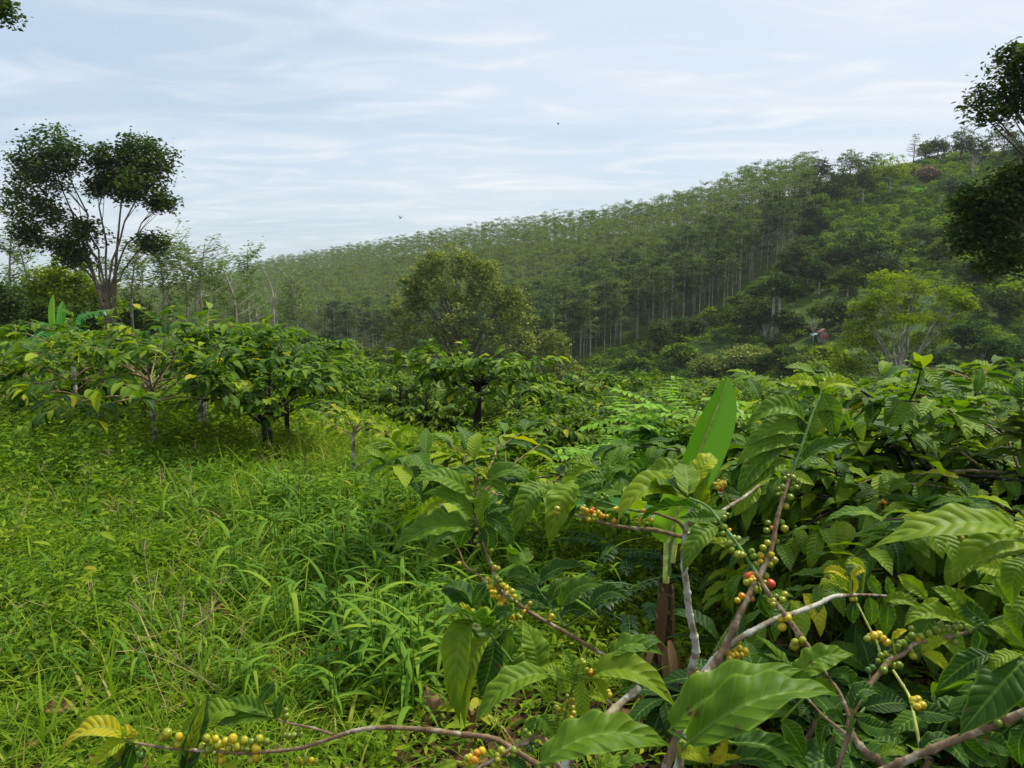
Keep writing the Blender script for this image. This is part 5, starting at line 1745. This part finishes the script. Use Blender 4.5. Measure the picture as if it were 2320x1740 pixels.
# ------------------------------------------------------------------ bananas, legume shrub
def banana_blade(P, D, U, L, W, Kc, fold, tone, torn=0.0, seed=0):
    rg = np.random.default_rng(seed)
    mb = MB()
    nl, nw = 60, 8
    V, F, UV, T = leaves([P], [D], [U], [L], [W], [Kc], fold, "banana", nl, nw, tone)
    Vg = V.reshape(nl + 1, nw + 1, 3)
    s = np.linspace(0, 1, nl + 1)
    t = np.linspace(-1, 1, nw + 1)
    rip = .006 * L * np.sin(s * 150)[:, None] * np.abs(t)[None] * .4
    Vg[..., 2] += rip
    Fg = F.reshape(nl, nw, 4)
    keep = np.ones((nl, nw), bool)
    if torn:
        grp = np.cumsum(rg.random(nl) < .35)
        sag = rg.uniform(.0, .5, grp.max() + 1)[grp] * torn
        for i in range(nl):
            k = np.abs(t) ** 1.3 * sag[i] * W * .7
            Vg[i, :, 2] -= k
        cut = rg.random(nl) < .3
        for i in np.nonzero(cut)[0]:
            keep[i, :2] = False
            keep[i, -2:] = False
            if rg.random() > .5:
                keep[i, :3] = False
                keep[i, -3:] = False
    mb.add(Vg.reshape(-1, 3), Fg[keep].reshape(-1, 4), UV, T + 0 * UV[:, 0])
    mid = Vg[:, nw // 2] + 0
    return mb, mid


def banana_plant(label, base, stem_h, stem_r, blades, seed, dry=True, lean=(0, 0)):
    t = thing("banana_plant", label, "banana plant", base)
    rg = np.random.default_rng(seed)
    P = smooth_path([[0, 0, -.1], [lean[0] * .4, lean[1] * .4, stem_h * .5], [lean[0], lean[1], stem_h]], 10)
    MB().add(*tube(P, stem_r * np.linspace(1.15, .8, 10), 12, .07, rg)).build("stem", M["dry_sheath"] if dry else M["stem_green"], t)
    if dry:
        n = 9
        a = rg.uniform(0, 6.28, n)
        pp = np.stack([np.cos(a) * stem_r, np.sin(a) * stem_r, rg.uniform(.4, 1, n) * stem_h], -1)
        for i in range(n):
            V, F, U, T = leaves([pp[i]], [[math.cos(a[i]) * .5, math.sin(a[i]) * .5, -.9]], [[math.cos(a[i]), math.sin(a[i]), .4]], [stem_h * rg.uniform(.3, .6)], [.05], [.4], .3, "grass", 6, 2, rg.uniform(.2, .9))
            MB().add(V, F, U, T).build("dry_sheath", M["litter"], t)
    for k, (tip0, D, U, L, W, Kc, fold, tone, torn, pet) in enumerate(blades):
        D = norm(np.array(D, float))
        p0 = P[-1] if tip0 is None else np.array(tip0, float)
        p1 = p0 + D * pet
        mb, mid = banana_blade(p1, D, U, L, W, Kc, fold, tone, torn, seed * 10 + k)
        lo = mb.build("leaf", M["banana"], t)
        rib = MB().add(*tube(np.vstack([P[-1] * .6 + p0 * .4 - [0, 0, stem_h * .15], p0, mid[::6] - np.array([0, 0, .003])]), np.concatenate([[stem_r * .35, stem_r * .3], np.linspace(stem_r * .22, .003, len(mid[::6]))]), 6))
        rib.build("midrib", M["stem_yellow"] if tone > .4 else M["stem_green"], lo)
    return t


b = stand(1432, 1480, 3.15)
zt = at_y(1432, 1255, 3.15)[2] - b[2]
def rel(xd_, yd_, Y):
    return at_y(xd_, yd_, Y) - b
def blade_px(x0, y0, x1, y1, W, Kc, fold, tone, torn, face, Y0=3.15, Y1=3.15):
    p0, p1 = rel(x0, y0, Y0), rel(x1, y1, Y1)
    return (p0, p1 - p0, face, float(np.linalg.norm(p1 - p0)), W, Kc, fold, tone, torn, 0.0)
banana_plant("young banana plant with one tall upright leaf and a dry brown stem", b, zt, .045, [
    blade_px(1472, 1062, 1583, 818, .225, .14, .5, .7, 0, (.35, -.85, .3)),
    blade_px(1440, 1175, 1500, 1010, .20, .25, .2, .95, 0, (.1, -1, .3), 3.15, 3.05),
    blade_px(1450, 1130, 1180, 1035, .13, .5, .4, .22, 0, (.0, -.25, 1), 3.15, 3.3)], 5)
o_b = b
b = stand(125, 800, 15)
zt = at_y(125, 715, 15)[2] - b[2]
banana_plant("banana plant with upright yellow green leaf behind the left coffee", b, zt, .09, [
    blade_px(118, 715, 108, 636, .22, .2, .35, .8, 0, (-.4, -1, .1), 15, 15),
    blade_px(130, 715, 135, 648, .18, .15, .3, .4, 0, (.5, -1, .1), 15, 15.2),
    blade_px(115, 710, 10, 660, .42, 1.2, .1, .1, 1.0, (0, -.3, 1), 15, 15),
    blade_px(140, 705, 225, 640, .35, .7, .1, .15, 1.0, (0, -.5, 1), 15, 15.4),
    blade_px(140, 712, 205, 690, .35, 1.2, .1, .1, 1.0, (0, -.4, 1), 15, 14.4),
    blade_px(110, 720, 60, 690, .35, 1.2, .1, .05, 1.0, (0, -.4, 1), 15, 14.2)], 6, dry=False)
for k, (xd_, yt, yb, lb) in enumerate([(2045, 505, 545, "small banana plant on the slope above the earth patch"), (1985, 395, 430, "pale banana plant high on the slope"), (1985, 520, 548, "star shaped banana plant right of the large slope tree")]):
    Yd = slope_Y(xd_, yb)
    b = stand(xd_, yb, Yd)
    H = height_to(xd_, yt, Yd, b)
    bl = []
    for j in range(8):
        a = j * .8
        bl.append(((0, 0, H * .5), (math.cos(a) * .8, math.sin(a) * .8, .75), (0, 0, 1), H * .75, .6, 1.3, .2, .6, .3, 0.0))
    banana_plant(lb, b, H * .55, .14, bl, 20 + k, dry=False)


def pinnate(rg, P, D, L, n, leafl, tone):
    """compound leaf: rachis + opposite leaflets"""
    D = norm(np.asarray(D, float))
    Q = grow(rg, P, D, L, .6, 7, .04)
    s = np.linspace(.2, 1, n)
    pp = np.stack([np.interp(s, np.linspace(0, 1, 7), Q[:, c]) for c in range(3)], -1)
    tt = norm(np.gradient(pp, axis=0))
    sd = norm(np.cross(tt, [0, 0, 1.0]))
    pl = np.concatenate([pp, pp, pp[-1:]])
    dl = np.concatenate([tt * .5 + sd, tt * .5 - sd, tt[-1:]])
    ll = leafl * rg.uniform(.85, 1.15, len(pl))
    return Q, leaves(pl, dl + rg.normal(0, .08, dl.shape), rg.normal(0, .12, (len(pl), 3)) + [0, 0, 1], ll, ll * .42, .5, .15, "round", 4, 2, np.clip(rg.normal(tone, .12, len(pl)), 0, 1))


rg = np.random.default_rng(70)
for (xd_, yb, yt, Yd, nf, lb) in [(1440, 1130, 838, 4.6, 66, "bright lime leguminous shrub with pinnate leaves left of the tall banana leaf"), (1345, 1090, 940, 4.9, 36, "lower lime pinnate shrub in front of the coffee field")]:
    b = stand(xd_, yb, Yd)
    H = at_y(xd_, yt, Yd)[2] - b[2]
    t = thing("legume_shrub", lb, "shrub", b)
    W, C = MB(), MB()
    stems = []
    for k in range(5):
        Q = smooth_path([[0, 0, -.05], [rg.normal(0, .06), rg.normal(0, .06), H * .5], [rg.normal(0, .2), rg.normal(0, .15), H * rg.uniform(.8, 1.0)]], 10)
        W.add(*tube(Q, np.linspace(.012, .004, 10), 6))
        stems.append(Q)
    for k in range(nf):
        Q = stems[k % 5]
        p = Q[rg.integers(4, 10)]
        a = rg.uniform(0, 6.28)
        q, lv = pinnate(rg, p, [math.cos(a), math.sin(a), rg.uniform(.0, .9)], rg.uniform(.28, .42), 8, .082, .55)
        W.add(*tube(q, np.linspace(.003, .0015, 7), 4))
        C.add(*lv)
    W.build("stem", M["stem_green"], t)
    C.build("foliage", M["legume"], t)
# dark pinnate weeds right of the banana's stem
for (xd_, yb, Yd, lb) in [(1370, 1260, 3.6, "dark pinnate weed left of the banana's dry stem"), (1330, 1200, 4.2, "green pinnate weed further left of the banana's dry stem")]:
    b = stand(xd_, yb, Yd)
    t = thing("legume_shrub", lb, "shrub", b)
    W, C = MB(), MB()
    for k in range(14):
        a = rg.uniform(0, 6.28)
        q, lv = pinnate(rg, np.array([rg.normal(0, .06), rg.normal(0, .06), rg.uniform(.1, .35)]), [math.cos(a), math.sin(a), .4], .3, 8, .055, .15)
        W.add(*tube(q, np.linspace(.003, .0015, 7), 4))
        C.add(*lv)
    W.build("stem", M["stem_green"], t)
    C.build("foliage", M["coffee_far"], t)

# ------------------------------------------------------------------ ground cover
rg = np.random.default_rng(80)


def sample_cover(n, y0, y1, pw=1.0, margin=.35):
    y = y0 + (y1 - y0) * rg.random(n) ** pw
    x = (rg.random(n) * 2 - 1) * (y * .76 + margin)
    return x, y


def cover_height(x, y):
    """height of the growth: taller to the left middle, short on the trodden strip and under the right shrubs"""
    h = .12 + .24 * sstep(y, 3.0, 6.0) + .20 * sstep(y, 5.2, 6.5) * (1 - sstep(x, -4.2, -3.4)) - .10 * sstep(y, 5.6, 6.4) * sstep(x, -4, -3.2) * (1 - sstep(x, -1.6, -.8))
    h = h + .14 * vnoise(x * 1.3, y * 1.3, 5) + .10 * vnoise(x * 4, y * 4, 6)
    h = h * (1 - .55 * sstep(x, .2, 1.2) * (1 - sstep(y, 3.2, 4.5)))
    h = h * np.where(y > 9, .8, 1)
    return np.clip(h, .04, .62)


def bare(x, y):
    """0..1, where soil and litter show"""
    right = sstep(x, .25, .8) * (1 - sstep(y, 3.0, 3.9))
    mid = sstep(x, -.62, -.3) * (1 - sstep(y, 2.9, 3.5)) * .82
    spots = sstep(vnoise(x * 2.6 + 4, y * 2.6, 8), .35, .75) * .85 * (1 - sstep(y, 5, 7))
    low = .22 * (1 - sstep(y, 3.5, 5.5))
    return np.clip(np.maximum(np.maximum(right * .92, mid), np.maximum(spots, low)), 0, 1)


def herbs(n, y0, y1, size, per, name_seed, nl=3, nw=2, pw=.8, quad=False):
    x, y = sample_cover(n, y0, y1, pw)
    k = rg.random(n) > bare(x, y)
    x, y = x[k], y[k]
    z = terrain(x, y)
    h = cover_height(x, y) * rg.uniform(.3, 1.35, len(x))
    P = np.repeat(np.column_stack([x, y, z]), per, 0)
    m = len(P)
    hf = rg.random(m) ** .6
    P = P + np.column_stack([rg.normal(0, .035, m), rg.normal(0, .035, m), hf * np.repeat(h, per)])
    D = rdir(rg, m, -.25, .6)
    U = rdir(rg, m, .5, 1)
    s_ = size * rg.uniform(.55, 1.4, m) * np.repeat(rg.uniform(.7, 1.3, len(x)), per)
    patch = .12 * vnoise(x * .9, y * .9, 12)
    tn = np.clip(np.repeat(rg.normal(.5, .14, len(x)) + patch, per) + rg.normal(0, .1, m), 0, 1)
    if quad:
        return diamonds(P, D, U, s_, s_ * .45, tn)
    return leaves(P, D, U, s_, s_ * rg.uniform(.18, .42, m), rg.uniform(.1, 1.2, m), .25, "round", nl, nw, tn)


mb = MB()
mb.add(*herbs(8200, 2.0, 5.0, .042, 14, 1, pw=.75))
mb.add(*herbs(8500, 4.5, 9.5, .056, 12, 2, quad=False, nl=3))
mb.add(*herbs(15000, 9, 20, .085, 6, 3, quad=True))
mb.add(*herbs(5000, 2.2, 9, .075, 7, 4, nl=4))
o = mb.build("weeds", M["herb"])
o["kind"] = "stuff"
o["label"] = "low broadleaf weeds covering the clearing"


def blades(n, y0, y1, L0, L1, W, pw=.8, dry=.05, cond=None, clump=6):
    x, y = sample_cover(n // clump, y0, y1, pw)
    k = rg.random(len(x)) > bare(x, y) * .97
    if cond is not None:
        k &= cond(x, y)
    x, y = x[k], y[k]
    P = np.repeat(np.column_stack([x, y, terrain(x, y)]), clump, 0)
    m = len(P)
    P[:, :2] += rg.normal(0, .025, (m, 2))
    D = rdir(rg, m, .45, .98)
    U = norm(-D * [1, 1, 0]) + [0, 0, .35]
    L = rg.uniform(L0, L1, m) * np.repeat(rg.uniform(.7, 1.25, len(x)), clump)
    tn = np.clip(rg.normal(.48, .16, m), 0, .8)
    tn = np.where(rg.random(m) < dry, rg.uniform(.85, 1, m), tn)
    return leaves(P, D, -U, L, W * rg.uniform(.7, 1.3, m), -rg.uniform(.3, 1.6, m), .2, "grass", 5, 1, tn)


mb = MB()
mb.add(*blades(40000, 2.0, 5.5, .08, .28, .0065))
mb.add(*blades(44000, 4.5, 10, .18, .46, .009, dry=.07))
mb.add(*blades(12000, 2.6, 8.5, .18, .42, .016, dry=.05, clump=5))
mb.add(*blades(16000, 9, 24, .2, .4, .02, dry=.1))
mb.add(*blades(9000, 3.0, 8, .25, .55, .007, dry=.18, cond=lambda x, y: x < -.12 * y, clump=9))
mb.add(*blades(9000, 4.8, 8.5, .35, .68, .012, dry=.08, clump=7, cond=lambda x, y: (x < -1.2) & (y > 5 + .3 * vnoise(x * 2, y * 2, 31)) & (vnoise(x * 1.7, y * 1.7, 30) > -.1)))
o = mb.build("grass", M["grass"])
o["kind"] = "stuff"
o["label"] = "fine grass blades through the weeds"

# dead leaves and twigs on the soil: the mass is stuff, the big ones are things
x, y = sample_cover(15000, 1.5, 5.5, .9)
k = rg.random(len(x)) < bare(x, y) * 1.0
x, y = x[k], y[k]
m = len(x)
L = rg.uniform(.04, .12, m)
mb = MB()
mb.add(*leaves(np.column_stack([x, y, terrain(x, y) + rg.uniform(.005, .03, m)]), rdir(rg, m, -.15, .25), rdir(rg, m, .7, 1), L, L * rg.uniform(.25, .5, m), rg.uniform(-1, 1.5, m), .3, "coffee", 4, 2, np.clip(rg.normal(.4, .25, m), 0, 1)))
o = mb.build("leaf_litter", M["litter"])
o["kind"] = "stuff"
o["label"] = "dead leaves and twigs on the soil"


def kx(reg, x_, y_):
    u, v = px(reg, x_, y_)
    return place(u / K2, v / K2)


for reg, x_, y_, L, lb in [("K", 470, 1140, .16, "curled red brown dead leaf lying in the grass at centre bottom"), ("K", 640, 1090, .10, "small pale tan dead leaf in the weeds"), ("K", 640, 1380, .22, "broad rust brown dead leaf under the hanging leaves"),
                           ("K", 720, 1500, .2, "crumpled rust brown dead leaf below the long branch"), ("K", 850, 1450, .18, "dark brown dead leaf just above the long branch"), ("K", 800, 1560, .16, "orange brown dead leaf beside the lowest cherries"),
                           ("K", 560, 1490, .07, "whitish dead leaf scrap near the long branch"), ("J", 290, 1370, .17, "flat tan dead leaf in the grass at lower left"), ("J", 1540, 720, .2, "tan dead leaf lying on the weeds below the broad grass"),
                           ("J", 400, 1060, .1, "small orange brown dead leaf in the left grass"), ("J", 560, 880, .18, "dark brown leaf debris in the left grass"), ("J", 2150, 1090, .1, "pale dead leaf right of the small weeds")]:
    b = kx(reg, x_, y_)
    n = 1
    V, F, U, T = leaves([[0, 0, 0]], [rdir(rg, 1, .1, .35)[0]], [[rg.normal(0, .5), -.5, .6]], [L * .9], [L * .42], [rg.choice([-1, 1]) * rg.uniform(1.4, 2.4)], .6, "coffee", 16, 8, [rg.uniform(.45, .95)], .5)
    o = MB().add(V, F, U, T).build("fallen_leaf", M["litter"])
    o.location = b + [0, 0, .05]
    tag(o, lb, "dead leaf", "large dead leaves on the ground")

# broad bladed grass clumps
rg = np.random.default_rng(90)


def broad_clump(seed, nbl, L0, L1, W):
    rg = np.random.default_rng(seed)
    mb = MB()
    n = nbl
    nst = 5
    st = rg.normal(0, .07, (nst, 2))
    k = rg.integers(0, nst, n)
    z = rg.uniform(.02, .30, n)
    P = np.column_stack([st[k] * (1 + z[:, None]), z])
    D = rdir(rg, n, .35, .9)
    U = norm(-D * [1, 1, 0]) * 1.0 + [0, 0, .3]
    L = rg.uniform(L0, L1, n)
    mb.add(*leaves(P, D, -U, L, W * rg.uniform(.7, 1.25, n), -rg.uniform(.9, 2.3, n), .25, "grass", 10, 2, np.clip(rg.normal(.5, .18, n), 0, 1)))
    for s_ in st:
        v, f, u = tube(np.array([[s_[0], s_[1], -.03], [s_[0] * 1.2, s_[1] * 1.2, .18], [s_[0] * 1.3, s_[1] * 1.3, .34]]), [.004, .0035, .002], 5)
        mb.add(v, f, u, .4)
    return mb.mesh("broad_grass", M["broad"])


cl = [broad_clump(600 + k, 26, .16, .36, .025) for k in range(8)]
SPOT = []
for k in range(120):
    Yd = rg.uniform(3.1, 8.5)
    cx = np.interp(Yd, [3, 3.8, 5, 6.5, 8.5], [900, 860, 760, 640, 520])
    SPOT.append((rg.normal(cx, 120 if Yd < 5 else 190), Yd))
SPOT += [(860, 2.95), (900, 3.0), (745, 3.1), (1000, 3.3), (1090, 3.5), (620, 3.6), (1170, 4.2), (1250, 4.4), (1320, 4.0), (1130, 4.8), (80, 6.5), (30, 5.2), (230, 6.8), (470, 7.2), (445, 7.0)]
n_bright = len(SPOT)
for k in range(95):
    Yd = float(rg.uniform(2.8, 7.2))
    SPOT.append((float(rg.uniform(-40, 720)), Yd))
for k, (xd_, Yd) in enumerate(SPOT):
    b = stand(xd_, 1100, Yd)
    s_ = float(rg.uniform(.75, 1.25)) * (0.8 if Yd > 6 else 1) * (1 if k < n_bright else .68)
    o = inst("grass_clump", cl[k % 8], None, b, (0, 0, float(rg.uniform(0, 6.28))), (s_, s_, s_))
    if k < n_bright:
        tag(o, "clump of broad arching grass blades in the bright patch left of centre", "grass clump", "broad bladed grass clumps")
    else:
        tag(o, "small tuft of broad grass blades scattered through the left meadow", "grass clump", "small broad grass tufts in the left meadow")

# dry seed stalks
for k in range(20):
    Yd = rg.uniform(2.6, 7.5)
    xd_ = rg.uniform(0, 700)
    b = stand(xd_, 1200, Yd)
    mb = MB()
    for j in range(rg.integers(2, 5)):
        Ln = rg.uniform(.25, .55)
        d = norm(np.array([rg.normal(0, .4), rg.normal(0, .3), 1.0]))
        Q = grow(rg, [rg.normal(0, .02), rg.normal(0, .02), 0], d, Ln, .3, 6, .06)
        v, f, u = tube(Q, np.linspace(.0022, .001, 6), 4)
        mb.add(v, f, u, rg.uniform(.5, 1))
        for i in range(4):
            e = Q[-1] + norm(d + rg.normal(0, .5, 3)) * rg.uniform(.05, .11)
            v, f, u = tube(np.stack([Q[-1], (Q[-1] + e) / 2, e]), [.0013, .0016, .0008], 4)
            mb.add(v, f, u, rg.uniform(.5, 1))
    o = mb.build("seed_stalk", M["straw"])
    o.location = b
    tag(o, "dry straw coloured seed stalks rising from the grass on the left", "grass stalk", "dry seed stalks in the grass")

# ------------------------------------------------------------------ sky, sun, haze
SUN_EL, SUN_AZ = R(58), R(60)        # azimuth clockwise from the view direction
w = bpy.data.worlds.new("World")
sc.world = w
w.use_nodes = True
nt = w.node_tree
nt.nodes.clear()
L = nt.links
out = nt.nodes.new("ShaderNodeOutputWorld")
bg = nt.nodes.new("ShaderNodeBackground")
bg.inputs["Strength"].default_value = 0.1
sky = nt.nodes.new("ShaderNodeTexSky")
sky.sky_type = "NISHITA"
sky.sun_disc = False
sky.sun_elevation = SUN_EL
sky.sun_rotation = SUN_AZ
sky.air_density = 1.2
sky.dust_density = 1.5
tc = nt.nodes.new("ShaderNodeTexCoord")
sp = nt.nodes.new("ShaderNodeSeparateXYZ")
L.new(tc.outputs["Generated"], sp.inputs[0])
den = math_n(nt, "ADD", math_n(nt, "MAXIMUM", sp.outputs[2], 0.0), 0.10)
cmb = nt.nodes.new("ShaderNodeCombineXYZ")
L.new(math_n(nt, "DIVIDE", sp.outputs[0], den), cmb.inputs[0])
L.new(math_n(nt, "DIVIDE", sp.outputs[1], den), cmb.inputs[1])


def cloud(scale, sx, sy, rot, lo, hi, det=6, off=(0, 0, 0), dist=.6):
    mp = nt.nodes.new("ShaderNodeMapping")
    mp.inputs["Scale"].default_value = (sx, sy, 1)
    mp.inputs["Rotation"].default_value = (0, 0, R(rot))
    mp.inputs["Location"].default_value = off
    L.new(cmb.outputs[0], mp.inputs[0])
    n = nt.nodes.new("ShaderNodeTexNoise")
    n.inputs["Scale"].default_value = scale
    n.inputs["Detail"].default_value = det
    n.inputs["Roughness"].default_value = 0.55
    n.inputs["Distortion"].default_value = dist
    L.new(mp.outputs[0], n.inputs["Vector"])
    mr = nt.nodes.new("ShaderNodeMapRange")
    mr.interpolation_type = "SMOOTHSTEP"
    mr.inputs[1].default_value, mr.inputs[2].default_value = lo, hi
    L.new(n.outputs[0], mr.inputs[0])
    return mr.outputs[0]


c1 = cloud(0.55, .55, 1.3, 12, .30, .72)
c2 = cloud(1.7, .8, 1.7, 16, .42, .72, 10, (3, 1, 0), 1.4)
rightward = nt.nodes.new("ShaderNodeMapRange")
rightward.inputs[1].default_value, rightward.inputs[2].default_value = -.5, .55
L.new(sp.outputs[0], rightward.inputs[0])
cf = math_n(nt, "ADD", math_n(nt, "MULTIPLY", c1, .40), math_n(nt, "MULTIPLY", c2, .36))
cf = math_n(nt, "ADD", cf, math_n(nt, "MULTIPLY", rightward.outputs[0], .34))
cf = math_n(nt, "MINIMUM", math_n(nt, "MAXIMUM", cf, 0.0), 1.0)
veil = mix_c(nt, 0.72, sky.outputs[0], (4.35, 5.6, 6.95))
col = mix_c(nt, cf, veil, (7.3, 7.5, 7.85))
L.new(col, bg.inputs["Color"])
L.new(bg.outputs[0], out.inputs["Surface"])

sd = bpy.data.lights.new("sun", "SUN")
sd.energy = 3.5
sd.angle = R(10)
sd.color = (1.0, .94, .80)
so = bpy.data.objects.new("sun", sd)
COL.objects.link(so)
dirv = Vector((math.sin(SUN_AZ) * math.cos(SUN_EL), math.cos(SUN_AZ) * math.cos(SUN_EL), math.sin(SUN_EL)))
so.rotation_euler = dirv.to_track_quat("Z", "Y").to_euler()
so.location = (0, 0, 60)

hm, hnt, hout = nmat("haze air")
pv = hnt.nodes.new("ShaderNodeVolumePrincipled")
pv.inputs["Color"].default_value = (.86, .93, 1.0, 1)
pv.inputs["Density"].default_value = 0.00013
pv.inputs["Anisotropy"].default_value = 0.0
hnt.links.new(pv.outputs[0], hout.inputs["Volume"])
ztop, zbot = 95.0, -73.0 + CZ
hz = MB().add(*box_q((0, 0, (ztop + zbot) / 2), (9600, 9600, (ztop - zbot) / 2))).build("haze", hm)
hz["kind"] = "stuff"
hz["label"] = "thin bluish haze over the valley"

# ------------------------------------------------------------------ render settings
sc.view_settings.view_transform = "Standard"
sc.view_settings.look = "None"
sc.view_settings.exposure = 0.38
sc.view_settings.gamma = 1.0
cy = sc.cycles
cy.max_bounces = 6
cy.diffuse_bounces = 3
cy.glossy_bounces = 2
cy.transmission_bounces = 3
cy.volume_bounces = 1
cy.transparent_max_bounces = 4
cy.caustics_reflective = False
cy.caustics_refractive = False
cy.use_denoising = True
cy.sample_clamp_indirect = 4
print("objects", len(sc.objects))
